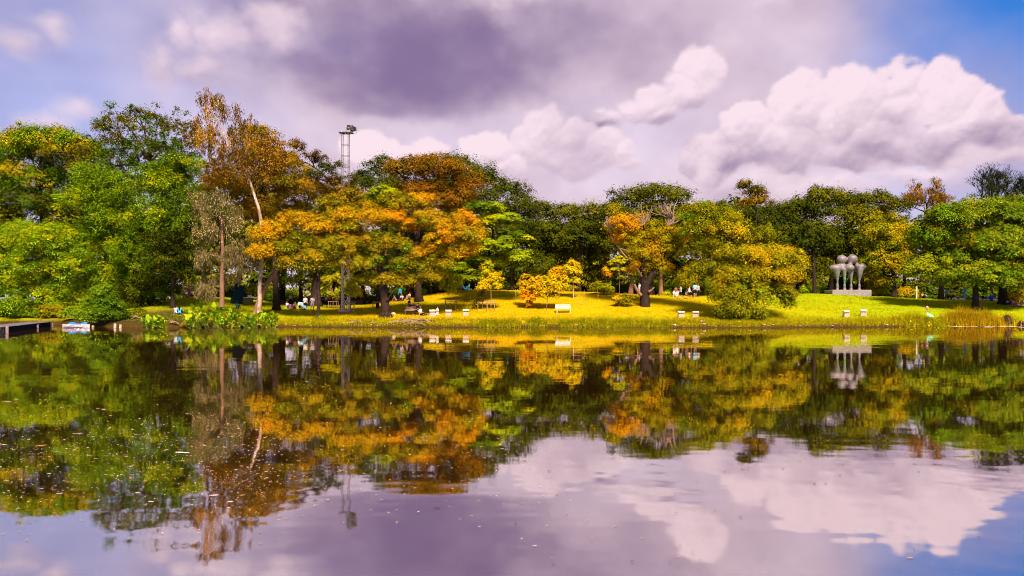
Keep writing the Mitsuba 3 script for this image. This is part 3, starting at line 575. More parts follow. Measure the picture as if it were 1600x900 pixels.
# trees standing on the lawn
k17, L17 = tree('broken_top_tree', 'thick dark trunked tree with orange leaves and bare broken top', 'tree', 88,
     [(972, 352, 26, 18), (958, 330, 10, 10), (985, 376, 30, 22), (1025, 358, 24, 14), (1030, 376, 24, 18), (1000, 400, 30, 20), (1046, 392, 22, 22), (1015, 420, 34, 14), (995, 345, 14, 12), (1062, 372, 18, 18)],
     ORANGE[:2] + GOLD[1:] , None, seed=32, leaf=.18, per=36, crad=.55, cden=1.0, drop=.3)
mb = MB()
bough([(1008, 484), (1008, 470), (1007, 455), (1008, 440)], 88, .62, .5, mb, 14, 40, True)
bough([(1009, 446), (1022, 425), (1036, 395), (1046, 365), (1050, 335)], 88, .42, .1, mb, 10, 41)
bough([(1006, 446), (1003, 425), (1005, 400), (1003, 375), (1008, 340)], 88, .36, .08, mb, 10, 42)
bough([(1018, 436), (1045, 405), (1062, 385), (1072, 372)], 88, .26, .05, mb, 8, 43)
part(k17, 'trunk', mb.mesh(), 'bark', smooth=True)
mb = MB()
bough([(1003, 432), (990, 412), (972, 395), (958, 375), (950, 352)], 87.6, .12, .03, mb, 8, 44)
bough([(980, 403), (968, 388), (985, 394)], 87.2, .09, .05, mb, 7, 45)
for i in range(60):
    b = [(1046, 352), (1050, 340), (1008, 350), (1042, 335), (952, 356)][i % 5]
    e = (b[0] + RNG.normal() * (11 if i % 5 < 4 else 8), b[1] - abs(RNG.normal()) * 11 - 9); 
    bough([b, ((b[0] + e[0]) / 2 + RNG.normal() * 3, (b[1] + e[1]) / 2 + 3, RNG.normal() * .3), (*e, RNG.normal() * .8)], 86.9, .06, .025, mb, 5, 50 + i, wob=.3)
part(k17, 'bare_branch', mb.mesh(), 'dead_wood', smooth=True, label='pale bare branches of the broken top')
mb = MB()
bough([(1002, 462), (996, 454), (991, 444)], 87.4, .22, .15, mb, 9, 46, wob=.03); bough([(1013, 456), (1018, 453), (1022, 449)], 87.4, .13, .09, mb, 8, 47, wob=.03)
part(k17, 'sawn_stub', mb.mesh(), 'pink_bark', smooth=True)
tree('twiggy_tree', 'thin tree with bare twigs sticking up left of the dip above the golden bush', 'tree', 100,
     [(1163, 290, 9, 8), (1180, 300, 16, 10), (1190, 314, 14, 10), (1172, 318, 14, 10)], [BROWN[0], RUST[1], DARK[0]], [(1180, 464), (1180, 400), (1182, 330), (1178, 310)], seed=33, thick=.2, leaf=.2, per=24, crad=.5)
mb = MB()
for i in range(16):
    e = (1180 + RNG.normal() * 16, 300 - abs(RNG.normal()) * 10 - 4); bough([(1180, 316), ((1180 + e[0]) / 2, 306), e], 100, .04, .012, mb, 4, 90 + i, wob=.3)
part('twiggy_tree_001', 'bare_twig', mb.mesh(), 'bark')
tree('golden_bush_tree', 'big golden bushy tree drooping down to the water right of centre', 'tree', 80,
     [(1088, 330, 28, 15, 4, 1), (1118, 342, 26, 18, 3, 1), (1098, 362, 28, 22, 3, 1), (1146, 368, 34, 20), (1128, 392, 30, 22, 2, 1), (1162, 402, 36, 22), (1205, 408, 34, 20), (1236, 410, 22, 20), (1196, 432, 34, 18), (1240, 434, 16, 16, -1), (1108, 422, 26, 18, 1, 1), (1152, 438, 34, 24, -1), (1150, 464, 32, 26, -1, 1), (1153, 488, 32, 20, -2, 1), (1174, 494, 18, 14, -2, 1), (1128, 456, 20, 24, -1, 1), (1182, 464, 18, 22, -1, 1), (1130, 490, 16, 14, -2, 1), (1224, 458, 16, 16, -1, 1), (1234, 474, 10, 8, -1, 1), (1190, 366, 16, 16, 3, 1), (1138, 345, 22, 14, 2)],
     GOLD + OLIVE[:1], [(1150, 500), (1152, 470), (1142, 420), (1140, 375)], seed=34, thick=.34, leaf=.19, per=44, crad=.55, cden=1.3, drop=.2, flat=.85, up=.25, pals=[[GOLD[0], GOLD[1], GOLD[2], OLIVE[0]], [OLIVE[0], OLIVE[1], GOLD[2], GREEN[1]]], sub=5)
tree('golden_bush_tree', 'rounded olive gold bush tree behind the walking group', 'tree', 102,
     [(1090, 425, 24, 18), (1075, 440, 18, 14), (1105, 445, 20, 14), (1115, 385, 30, 24), (1080, 352, 30, 24), (1070, 380, 22, 20)], [GOLD[1], GOLD[2], GREEN[1]], [(1115, 464), (1113, 440), (1100, 410)], seed=35, thick=.18, leaf=.2, per=40, crad=.55)

# saplings, shrubs and their stake frames
def sapling(name, label, px, py, lobes, pal, stem, bark='pink_bark', seed=0, cat='sapling', group=None, thick=.05, leaf=.24, crad=.32, per=26, forks=(), **kw):
    p = land(px, py); Y = p[1]; rng = np.random.default_rng(seed + 300)
    key = numbered(name); s = Y / FOC
    L3 = np.array([(*at(a, b, Y + rng.uniform(-.3, .3)), rx * s, max(rx, ry) * s * .8, ry * s) for a, b, rx, ry in lobes])
    v, f, c = crown(L3, rng, pal, leaf=leaf, crad=crad, per=per, drop=.1, **kw)
    part(key, 'crown', (v, f), 'leaf_mat', color=c)
    mb = MB()
    pts = [at(a, b, Y) for a, b in stem]; pts[0] = p - [0, 0, .15]
    cv = curve(pts, 10, .06, seed); mb.tube(cv, np.linspace(thick, thick * .45, len(cv)), 7)
    for a, b in forks:
        q = curve([cv[5], (cv[5] + at(a, b, Y)) / 2 - [0, 0, .12], at(a, b, Y)], 7, .05, seed); mb.tube(q, np.linspace(thick * .8, .015, 7), 6)
    for l in L3:
        q = curve([cv[6], l[:3]], 5, .1, seed); mb.tube(q, np.linspace(thick * .5, .012, len(q)), 5)
    part(key, 'trunk', mb.mesh(), bark, smooth=True)
    tag(key, label, cat, group)
    return p
def stake_frame(p, label, w=1.15, h=1.35):
    key = numbered('stake_frame')
    for sx in (-1, 1):
        z = float(ground_z(p[0] + sx * w / 2, p[1] - .35))
        part(key, 'stake', MB().tube([[p[0] + sx * w / 2, p[1] - .35, z - .2], [p[0] + sx * w / 2, p[1] - .35, z + h]], .035, 7).mesh(), 'stake_wood')
        z = float(ground_z(p[0] + sx * w / 2, p[1] + .45))
        part(key, 'stake', MB().tube([[p[0] + sx * w / 2, p[1] + .45, z - .2], [p[0] + sx * w / 2, p[1] + .45, z + h * .95]], .035, 7).mesh(), 'stake_wood')
    for dy in (-.4, .5):
        z = float(ground_z(p[0], p[1] + dy)) + h - .08
        part(key, 'crossbar', MB().tube([[p[0] - w / 2 - .08, p[1] + dy, z], [p[0] + w / 2 + .08, p[1] + dy, z + .03]], .03, 7).mesh(), 'stake_wood')
    tag(key, label, 'stake frame', 'wooden frames staking young trees')

p = sapling('sapling', 'forked nearly bare sapling inside the stake frame left of the tower', 521, 482, [(512, 437, 10, 5), (528, 434, 10, 6), (520, 462, 7, 6)], YELLOW[1:] + OLIVE[:1], [(521, 482), (520, 465), (519, 450)], 'pink_bark', 1, forks=[(507, 444), (512, 437), (533, 445), (526, 440)], per=12, thick=.09)
stake_frame(p, 'low wooden frame around the bare forked sapling left of the tower', 1.0, .95)
p = sapling('sapling', 'thin sapling with yellow leaves right against the foot of the lattice tower', 548, 489, [(553, 447, 9, 9), (557, 458, 7, 8), (546, 455, 6, 7)], YELLOW, [(548, 489), (548, 470), (551, 446)], 'pink_bark', 2, per=16, thick=.07)
stake_frame(p, 'dark wooden frame around the thin sapling beside the tower', .75, 1.2)
p = land(592, 484); stake_frame(p, 'half hidden wooden frame just left of the dark trunk by the bench', 1.3, 1.0)
p = sapling('sapling', 'slender sapling with hanging yellow green leaves behind the stone seats', 704, 484, [(700, 428, 13, 9), (711, 434, 11, 9), (696, 440, 8, 9), (706, 445, 6, 8)], LIME[:2] + YELLOW[1:2], [(704, 484), (703, 460), (702, 438)], 'stake_wood', 3, thick=.04, style='droop', leaf=.36, wide=.3)
stake_frame(p, 'thin square frame around the slender sapling behind the stone seats', 1.2, 1.1)
p = sapling('sapling', 'yellow green bushy topped sapling on the mound skyline right of the blue picnickers', 767, 487, [(759, 422, 9, 9), (768, 434, 13, 11), (757, 444, 9, 9), (773, 446, 10, 8), (762, 413, 5, 5)], LIME[:2] + YELLOW[:2], [(767, 487), (767, 460), (765, 430)], 'stake_wood', 4, thick=.035)
stake_frame(p, 'dark thin frame around the bushy topped sapling on the slope', .85, 1.1)
p = sapling('sapling', 'thin leaved dying sapling in a pinkish frame left of the bushy topped one', 754, 484, [(747, 466, 6, 5), (744, 473, 5, 4), (752, 462, 4, 4)], OLIVE, [(754, 484), (754, 470), (759, 456)], 'pink_bark', 5, thick=.06, per=7)
stake_frame(p, 'pinkish wooden frame around the dying sapling', 1.05, 1.0)
sapling('shrub', 'orange leaved shrub tree leaning left at the middle of the mound', 829, 482, [(830, 452, 16, 10), (845, 440, 18, 8), (826, 464, 10, 9), (838, 458, 14, 9), (818, 444, 8, 7), (822, 432, 5, 4), (828, 474, 6, 6)], AMBER + OLIVE[:1], [(829, 482), (832, 468), (826, 450)], 'pink_bark', 6, 'shrub', per=15)
sapling('shrub', 'orange yellow shrub tree standing behind and left of the white bench', 854, 484, [(858, 446, 18, 9), (872, 436, 14, 7), (855, 460, 14, 8), (878, 448, 12, 8), (866, 452, 12, 7)], AMBER + YELLOW[:1] + OLIVE[:1], [(854, 484), (855, 468), (858, 450)], 'pink_bark', 7, 'shrub', per=15)
sapling('sapling', 'small amber topped sapling on the mound skyline left of the tall yellow one', 873, 466, [(868, 426, 9, 6), (875, 422, 8, 4), (880, 430, 6, 4)], AMBER, [(873, 466), (874, 446), (873, 428)], 'pink_bark', 8)
sapling('sapling', 'tall yellow sapling with pale trunk on the mound skyline', 896, 466, [(895, 412, 7, 6), (889, 422, 9, 6), (899, 424, 8, 7), (891, 436, 8, 6), (901, 440, 5, 6), (900, 414, 5, 4)], YELLOW[:2] + AMBER[:1], [(896, 466), (896, 445), (895, 420)], 'pale_bark', 9, thick=.09)
sapling('sapling', 'umbrella shaped lime yellow sapling left of the broken topped tree', 968, 462, [(962, 410, 9, 6), (972, 408, 8, 5), (968, 404, 8, 4), (960, 420, 7, 3), (972, 434, 4, 4), (974, 420, 4, 3)], YELLOW[1:2] + LIME[:1], [(968, 462), (968, 440), (967, 412)], 'pale_bark', 10, thick=.07, up=1.4, flat=.3)
sapling('shrub', 'low amber shrub on the lawn left of the thick dark trunk', 972, 479, [(966, 468, 9, 6), (978, 466, 11, 6), (972, 474, 9, 4), (986, 466, 7, 4)], AMBER[1:] + OLIVE[:1], [(972, 479), (972, 470)], 'pink_bark', 11, 'shrub', per=16)
sapling('sapling', 'tiny orange leafed sapling left of the umbrella shaped one', 948, 462, [(946, 422, 5, 4), (950, 428, 4, 3)], AMBER, [(948, 462), (948, 440), (947, 424)], 'pink_bark', 12, thick=.03, per=12)
sapling('shrub', 'yellow green shrub at the dark wood edge below the umbrella sapling', 944, 461, [(940, 446, 12, 7), (930, 450, 9, 6), (950, 452, 8, 6)], YELLOW[1:] + LIME[:1], [(944, 461), (942, 450)], 'bark', 13, 'shrub')
for i, (px, py) in enumerate([(805, 474), (903, 482), (913, 478), (934, 470), (735, 478)]):
    p = land(px, py); k = numbered('garden_cane'); h = [1.7, 1.4, 1.9, 1.5, 1.2][i]
    scene[k] = mikit.ply(MB().tube(curve([p - [0, 0, .1], p + [.03, 0, h * .5], p + [.0, .05, h]], 6), [.022] * 6, 6).mesh(), 'stake_wood')
    tag(k, 'thin bare cane standing in the orange lawn slope', 'cane', 'bare canes in the lawn')
# yellowish understorey at the wood's edge and a far wood that closes the gaps
for i, (px, Y, w, h, pal, lab) in enumerate([(12, 91, 22, 16, GREEN, 'low dark green shrub behind the near end of the jetty'), (4, 102, 34, 52, GREEN[1:], 'tall dark shrub closing the left edge behind the jetty'), (48, 90, 24, 16, GREEN[:2] + BRIGHT[:1], 'leafy green shrub on the bank behind the jetty middle'), (84, 88, 20, 18, GREEN[:2] + OLIVE[:1], 'yellowish green shrub at the far end of the jetty'),
     (122, 85, 22, 16, GREEN, 'dark green shrub on the bank behind the blue covered boat'), (208, 81, 18, 12, GREEN[1:] + OLIVE[1:2], 'low dark shrub on the bare soil left of the leafy plants'), (640, 108, 26, 16, GREEN, 'dark green understorey shrub behind the red litter slope'), (780, 108, 30, 14, GREEN, 'dark shrub behind the bushy topped sapling'), (1090, 104, 14, 7, LIME, 'clipped lime green mound of shrub behind the walking group'),
     (1118, 104, 12, 6, LIME, 'second clipped lime mound of shrub under the golden tree'), (1045, 103, 12, 6, LIME, 'clipped lime mound of shrub right of the thick dark trunk'), (1190, 106, 16, 12, LIME, 'sunlit shrub seen through the golden bush tree'),
     (1270, 106, 18, 14, GREEN, 'dark shrub left of the sculpture plinth'), (1368, 106, 12, 16, YELLOW, 'yellow shrub right of the sculpture plinth'), (1415, 106, 16, 14, GOLD, 'golden shrub left of the white post'), (1580, 98, 14, 14, GOLD, 'golden shrub behind the pink shirted picnicker'),
     (310, 104, 20, 18, GUM, 'grey green drooping shrub behind the lawn people at left'), (255, 108, 26, 16, GREEN, 'dark shrub behind the white dressed people at left'), (430, 112, 22, 14, GREEN, 'green shrub behind the white leaning trunk'), (880, 106, 18, 10, OLIVE, 'olive shrub behind the tall yellow sapling')]):
    g = foot(px, Y); s = Y / FOC; k = numbered('understorey_shrub')
    L3 = np.array([(g[0] + (j - 1) * w * s * .6, Y + (j % 2) * .6, g[2] + h * s * (.5 + .12 * (j == 1)), w * s * .55, w * s * .5, h * s * .55) for j in range(3)])
    v, f, c = crown(L3, np.random.default_rng(500 + i), pal, leaf=.24, crad=.4, per=26, drop=.08)
    scene[k] = mikit.ply((v, f), 'leaf_mat', color=c); tag(k, lab, 'shrub')
rng = np.random.default_rng(77)
L3 = []
for x in np.arange(-150, 150, 4.2):
    Y = 134 + rng.uniform(-6, 10); top = 13 + 4 * rng.random() + (4 if x < -45 else 0)
    L3.append((x + rng.normal(), Y, top * .5 + 2, 3.8, 3.0, top * .5))
    L3.append((x + rng.normal(), Y - 7, 4.4, 3.4, 2.2, 2.9))
v, f, c = crown(np.array(L3), rng, [DARK[0], DARK[1], OLIVE[1], OLIVE[0], LIME[1]], leaf=.95, crad=1.9, per=18, cden=.9, drop=.06)
scene['distant_trees'] = mikit.ply((v, f), 'leaf_mat', color=c)
tag('distant_trees', 'far mass of trees closing the view under the canopy', None, None, 'stuff')
rng = np.random.default_rng(78); L3 = []
for x in np.arange(-62, 78, 2.1):
    Y = 113 + rng.uniform(-2, 4); g = float(ground_z(x, Y)); h = 1.1 + 1.3 * rng.random()
    if -34 < x < -22: h *= .55
    L3.append((x + rng.normal() * .5, Y, g + h * .5, 1.7, 1.3, h * .7))
v, f, c = crown(np.array(L3), rng, [DARK[0], DARK[1], GREEN[2], OLIVE[1]], leaf=.4, crad=.7, per=24, drop=.05)
scene['undergrowth'] = mikit.ply((v, f), 'leaf_mat', color=c); tag('undergrowth', 'low dark undergrowth along the edge of the wood', None, None, 'stuff')
# dim trunks seen under the canopy
SHL = ['dark trunk in the shade just right of the pinkish leaning trunk', 'thin dark trunk in the shade above the picnic group', 'dark leaning trunk in the shade behind the forked sapling', 'thick dark trunk in the shade behind the yellow leaved sapling by the tower', 'thin trunk leaning left in the shade right of the tower', 'very thick dark trunk in the shade behind the wooden bench',
       'dark trunk in the shade at the top of the red litter slope', 'pinkish trunk in the shade left of the broken topped tree', 'pinkish straight trunk in the shade right of the broken topped tree', 'thin dark trunk in the shade right of the golden bush tree', 'dark straight trunk in the shade left of the sculpture', 'thick dark trunk in the shade directly behind the sculpture plinth',
       'dark trunk in the shade right of the white post', 'dark trunk in the shade behind the teal tent', 'leaning dark trunk in the shade left of the grey gum tree', 'thin dark trunk in the shade behind the orange shrub trees', 'dark trunk in the shade behind the tall yellow sapling', 'dark trunk in the shade left of the white post']
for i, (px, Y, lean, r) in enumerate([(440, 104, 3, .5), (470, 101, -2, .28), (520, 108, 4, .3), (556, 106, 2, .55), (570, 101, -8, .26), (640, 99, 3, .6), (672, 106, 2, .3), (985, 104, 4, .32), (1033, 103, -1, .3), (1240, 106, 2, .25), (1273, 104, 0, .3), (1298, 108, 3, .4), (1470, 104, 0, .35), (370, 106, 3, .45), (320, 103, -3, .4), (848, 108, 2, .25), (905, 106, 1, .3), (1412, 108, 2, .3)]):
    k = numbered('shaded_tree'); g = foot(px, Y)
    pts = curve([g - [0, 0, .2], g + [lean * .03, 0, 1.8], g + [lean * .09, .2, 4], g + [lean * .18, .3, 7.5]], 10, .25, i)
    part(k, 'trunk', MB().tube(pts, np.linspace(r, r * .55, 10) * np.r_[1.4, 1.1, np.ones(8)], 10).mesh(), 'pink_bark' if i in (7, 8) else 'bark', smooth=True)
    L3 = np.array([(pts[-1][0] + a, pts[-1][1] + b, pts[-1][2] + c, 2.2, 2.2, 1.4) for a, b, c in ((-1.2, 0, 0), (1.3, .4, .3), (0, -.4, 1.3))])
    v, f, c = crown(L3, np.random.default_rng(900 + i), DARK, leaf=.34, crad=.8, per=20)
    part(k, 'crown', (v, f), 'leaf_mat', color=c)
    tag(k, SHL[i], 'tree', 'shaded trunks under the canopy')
print('leaves', NLEAF[0])

# ------------------------------------------------------------------ lattice tower
def bar(p, q, r, sides=6): return MB().tube([p, q], r, sides).mesh()
tw = land(540, 487, 78, 92); TY = tw[1]; tz = float(ground_z(tw[0], TY))
tower = 'lattice_tower'; top = at(540, 208, TY)[2]; hw = .37
tag(tower, 'tall pale steel lattice floodlight tower rising through the orange trees', 'tower')
cor = [(-hw, -hw), (hw, -hw), (hw, hw), (-hw, hw)]
P = lambda i, z: np.array([tw[0] + cor[i % 4][0], TY + cor[i % 4][1], z])
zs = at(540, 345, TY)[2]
for i in range(4):
    part(tower, 'leg', bar(P(i, tz - .3), P(i, zs), .055, 8), 'lit_steel'); part(tower, 'upper_leg', bar(P(i, zs), P(i, top), .038, 8), 'steel')
nb = 17; zz = np.linspace(tz + .35, top - .1, nb)
for j in range(nb):
    for i in range(4):
        part(tower, 'rung', bar(P(i, zz[j]), P(i + 1, zz[j]), .024), 'lit_steel' if zz[j] < zs else 'steel')
        if j < 7: part(tower, 'brace', bar(P(i, zz[j]), P(i + 1, zz[j + 1]), .042), 'lit_steel' if zz[j] < zs else 'steel')
m = MB().box([tw[0] + .05, TY, top + .03], [1.6, 1.0, .06]); part(tower, 'platform', m.mesh(), 'grey_metal')
m = MB()
for x in (-.65, .8): m.tube([[tw[0] + x * .5, TY - .4, top - .5], [tw[0] + x, TY - .4, top]], .025, 6)
part(tower, 'platform_strut', m.mesh(), 'grey_metal')
part(tower, 'base_slab', MB().box([tw[0], TY, tz + .06], [1.5, 1.5, .3], bevel=.04).mesh(), 'concrete')
def floodlight(parent, c, yaw, pitch):
    R = T().translate(list(map(float, c))).rotate([0, 0, 1], yaw).rotate([1, 0, 0], pitch)
    body = trimesh.convex.convex_hull(np.array([[x * .36, -.18, z * .29] for x in (-1, 1) for z in (-1, 1)] + [[x * .27, .26, z * .2] for x in (-1, 1) for z in (-1, 1)]))
    k = part(parent, 'floodlight', body, 'dark_metal', to_world=R)
    part(k, 'lens', trimesh.creation.box([.62, .02, .48]).apply_translation([0, -.195, 0]), 'lamp_glass', to_world=R)
    part(k, 'yoke', MB().tube([[-.39, .05, 0], [-.39, .05, -.5], [.39, .05, -.5], [.39, .05, 0]], .03, 6).mesh(), 'grey_metal', to_world=R)
floodlight(tower, [tw[0] + .5, TY - .15, top + .62], 24, 18)
floodlight(tower, [tw[0] + .85, TY + .2, top + .50], -38, 12)
part(tower, 'control_box', MB().box([tw[0] + hw + .2, TY - hw - .12, at(546, 450, TY)[2]], [.36, .24, .75], bevel=.02).mesh(), 'white_paint', label='white box strapped to the lattice legs')

# ------------------------------------------------------------------ sculpture
sp = land(1324.5, 461.5, 90, 112); SY = sp[1] + 1.2; sk = SY / FOC
def S(px, py, dy=0.0): return at(px, py, SY + dy)
zb = S(0, 453.2)[2]
E = []        # ellipsoids of the smooth union: centre, radii
def ell(px, py, rx, ry, dy=0., rd=None): E.append((S(px, py, dy), np.array([rx * sk, (rd or rx) * sk, ry * sk])))
C_ = []       # tapered capsules
def cap(a, ra, b, rb, dy=0., dy2=None): C_.append((S(*a, dy), S(*b, dy if dy2 is None else dy2), ra * sk, rb * sk))
ell(1306.6, 418.9, 11.0, 5.6, 0, 7.5); ell(1314.5, 417.4, 8.0, 5.2, .2, 6.5)
ell(1327.2, 418.6, 7.2, 5.8, -.5, 7); ell(1345.8, 417.0, 9.4, 5.6, .1, 7.8)
ell(1315.0, 405.8, 7.5, 7.0, .2, 7.4); ell(1332.0, 405.2, 7.3, 7.2, -.1, 7.2)
cap((1315.4, 403.5), 6.0, (1315.4, 398.6), .4, .2); cap((1331.4, 403), 6.0, (1331.4, 398.0), .4, -.1)
cap((1315.2, 411), 2.6, (1315.0, 416), 3.4, .2); cap((1328.5, 410), 2.6, (1327.4, 416), 3.0, -.3)
cap((1337.5, 406), 1.6, (1338.2, 415), 2.4, .1); cap((1338, 416), 3, (1341, 425), 3.2, .3)
cap((1318.5, 417), 2.0, (1323, 417), 2.0, -.1)
for px, tx, dy, w in ((1308.4, 1307.2, -.2, 4.6), (1319.6, 1319.2, -.5, 2.9), (1329.8, 1328.8, -.1, 4.2), (1342.6, 1344.0, -.2, 4.4)):
    cap((tx, 421.5), w, (px, 436), 1.5, dy); cap((px, 437), 1.3, (px, 447), 1.4, dy); cap((px, 447), 1.4, (px - .1, 453.6), 3.2, dy)
EC = np.array([e[0] for e in E]); ER = np.array([e[1] for e in E])
CA = np.array([c[0] for c in C_]); CB = np.array([c[1] for c in C_]); RA = np.array([c[2] for c in C_]); RB = np.array([c[3] for c in C_])
def sdf(x, y, z):
    p = np.array([x, y, z])
    q = (p - EC) / ER; k0 = np.sqrt((q * q).sum(1)); k1 = np.sqrt(((q / ER) ** 2).sum(1)) + 1e-9
    d1 = k0 * (k0 - 1) / k1
    ab = CB - CA; h = np.clip(((p - CA) * ab).sum(1) / (ab * ab).sum(1), 0, 1)
    d2 = np.sqrt(((p - CA - ab * h[:, None]) ** 2).sum(1)) - (RA + (RB - RA) * h * h)
    d = np.r_[d1, d2]; k = .09
    m = d.min()
    return float(-(m - k * math.log(np.exp(-(d - m) / k).sum())))
lo = S(1294, 455, 0); hi = S(1356, 397, 0)
ms = m3.Manifold.level_set(sdf, [lo[0], SY - 1.1, zb - .05, hi[0], SY + 1.1, hi[2]], .11, 0.0)
me = ms.to_mesh(); tm = trimesh.Trimesh(me.vert_properties[:, :3], me.tri_verts)
trimesh.smoothing.filter_taubin(tm, iterations=6)
part('bulbous_sculpture', 'figure', tm, 'sculpture_bronze', smooth=True)
base_bottom = float(ground_z(sp[0], SY)) - .5
part('bulbous_sculpture', 'plinth', MB().box([S(1324.6, 0)[0], SY, (zb + base_bottom) / 2 - .02], [60.5 * sk, 2.6, zb - base_bottom + .04], bevel=.05).mesh(), 'plinth_stone', label='low grey stone block plinth')
tag('bulbous_sculpture', 'lavender grey sculpture of bulbous forms on four slender legs', 'sculpture')

# ------------------------------------------------------------------ seats and benches
NAMES = ['pale stone block seat hidden partly by the kneeling woman', 'pale stone block seat right of the kneeling woman', 'pale stone block seat farthest right of the three by the picnic pair',
         'left pale stone block seat of the pair below the walking group', 'right pale stone block seat of the pair below the walking group', 'left pale stone block seat of the pair below the sculpture', 'right pale stone block seat of the pair below the sculpture']
def block_seat(px, py, yaw, lab):
    p = land(px, py); k = numbered('block_seat')
    R = T().translate([float(v) for v in p]).rotate([0, 0, 1], yaw)
    body = trimesh.convex.convex_hull(np.array([[x * a, y * .2, z] for x in (-1, 1) for y in (-1, 1) for z, a in ((-.15, .34), (.38, .30))]))
    part(k, 'pedestal', body, 'concrete', to_world=R)
    part(k, 'neck', trimesh.creation.box([.5, .26, .1]).apply_translation([0, 0, .42]), 'grey_metal', to_world=R)
    slab = rbox([.70, .46, .22], .08); slab.apply_translation([0, -.02, .585]); part(k, 'cap', slab, 'white_paint', smooth=True, to_world=R)
    tag(k, lab, 'stone seat', 'pale stone block seats along the bank')
for (px, py, yaw), lab in zip([(675.5, 494, 8), (701, 494, -5), (728, 493, 0), (1064, 496, 6), (1087, 496, -14), (1322, 495, 8), (1349, 493.5, -12)], NAMES): block_seat(px, py, yaw, lab)

def bench(px, py, yaw, lab, w, bsdf, slat, cat='bench'):
    p = land(px, py); k = numbered('park_bench')
    R = T().translate([float(v) for v in p]).rotate([0, 0, 1], yaw)
    for x in (-1, 1):
        fr = MB(); X = x * (w / 2 - .12)
        fr.tube([[X, -.28, -.15], [X, -.24, .42]], .04, 7); fr.tube([[X, .2, -.15], [X, .24, .42], [X, .34, .92]], .04, 7); fr.tube([[X, -.26, .40], [X, .25, .40]], .035, 7)
        part(k, 'end_frame', fr.mesh(), bsdf, to_world=R)
    for j in range(4): part(k, 'seat_slat', trimesh.creation.box([w, .10, .045]).apply_translation([0, -.24 + j * .135, .46]), slat, to_world=R)
    for j in range(3):
        sl = trimesh.creation.box([w, .04, .115]); sl.apply_translation([0, .24 + .055 * j, .60 + j * .15]); part(k, 'back_slat', sl, slat, to_world=R)
    tag(k, lab, cat); return p, R
bench(880, 489, 6, 'white bench with slatted back standing alone on the orange lawn', 1.75, 'white_paint', 'white_paint')
plain('weathered_wood', (.50, .36, .26), .85, .15)
b1, B1 = bench(645, 492, -6, 'weathered wooden bench with two dark clothed people beside the orange tree', 1.75, 'grey_metal', 'weathered_wood')

# ------------------------------------------------------------------ jetty, boat, posts, wood
plain('jetty_side', (.008, .009, .014), .95, .05); plain('jetty_deck', (.07, .065, .085), .8, .2); plain('weathered_post', (.24, .19, .19), .9, .1); plain('boat_paint', (.60, .52, .54), .7, .3)
J0, J1 = np.array([at(8, 0, 63)[0], 63.0]), np.array([at(80, 0, 79)[0], 79.0])
ax = (J1 - J0) / np.linalg.norm(J1 - J0); ay = np.array([-ax[1], ax[0]]); jl = np.linalg.norm(J1 - J0); yaw = math.degrees(math.atan2(ax[1], ax[0]))
R = T().translate([float(J0[0]), float(J0[1]), 0]).rotate([0, 0, 1], yaw)
tag('jetty', 'dark floating jetty with pale posts at the left bank', 'jetty')
part('jetty', 'hull', MB().box([jl / 2, 1.0, .15], [jl, 1.9, .62], bevel=.03).mesh(), 'jetty_side', to_world=R)
for i in range(44):
    w = jl / 44; part('jetty', 'plank', MB().box([w * (i + .5), .98, .495], [w - .03, 2.16, .05]).mesh(), 'jetty_deck', to_world=R)
for x, y in ((.12, -.12), (jl * .62, -.12), (jl - .2, -.12), (.12, 2.12)):
    part('jetty', 'post', MB().tube([[x, y, -.8 if x < 1 else .02], [x, y, .56 if x < 1 else .36]], .12, 10).mesh(), 'weathered_post', to_world=R)
# boat
def hull_mesh(L, B, H, inner=0.0):
    n = 13; u = np.linspace(0, 1, n); v = []
    for t in u:
        hb = B / 2 * (1 - abs(2 * t - 1) ** 2.6) ** .8 * (1 if t < .5 else .92) + .02; sh = H * (1 + .10 * (2 * t - 1) ** 2); y = (t - .5) * L
        hb = max(hb - inner, .01)
        v += [[y, -hb, sh], [y, -hb * .82, sh * .45], [y, -hb * .4, .02 + inner], [y, hb * .4, .02 + inner], [y, hb * .82, sh * .45], [y, hb, sh]]
    f = []
    for i in range(n - 1):
        for j in range(5): a = i * 6 + j; f.append([a, a + 1, a + 7, a + 6])
    return np.array(v), np.array(f)
bp = at(119, 0, 75.2); R = T().translate([float(bp[0]), 75.2, -.10]).rotate([0, 0, 1], 8)
plain('blue_tarp', (.015, .16, .52), .5, .3)
part('rowing_boat', 'hull', hull_mesh(2.6, 1.0, .40), 'boat_paint', smooth=True, to_world=R)
tv = []; nx, ny = 17, 9
for i in range(nx):
    for j in range(ny):
        t = i / (nx - 1); s_ = j / (ny - 1) * 2 - 1; X = -.62 + t * 1.7
        hb = .5 * (1 - abs(2 * (X / 2.35 + .5) - 1) ** 2.6) ** .8
        tv.append([X, s_ * hb, .42 + .17 * (1 - s_ * s_) * (.75 + .5 * math.sin(t * 9)) + .05 * float(meshkit.noise(np.array([X * 4, s_ * 3, 0]), 2)) + .05 * (2 * t - 1) ** 2])
ti = np.arange(nx * ny).reshape(nx, ny); tq = np.stack([ti[:-1, :-1], ti[1:, :-1], ti[1:, 1:], ti[:-1, 1:]], -1).reshape(-1, 4)
part('rowing_boat', 'cover', (np.array(tv), tq), 'blue_tarp', smooth=True, label='bright blue tarpaulin cover')
scene['rowing_boat__cover']['to_world'] = R
for s_ in (-1, 1):
    v, f = hull_mesh(2.6, 1.0, .40); rim = v[0::6] if s_ < 0 else v[5::6]
    part('rowing_boat', 'gunwale', MB().tube(rim + [0, 0, .01], .022, 6).mesh(), 'boat_paint', to_world=R)
part('rowing_boat', 'thwart', MB().box([-.7, 0, .36], [.22, .8, .04]).mesh(), 'weathered_wood', to_world=R)
tag('rowing_boat', 'small white rowing boat under a blue cover at the left bank', 'boat')
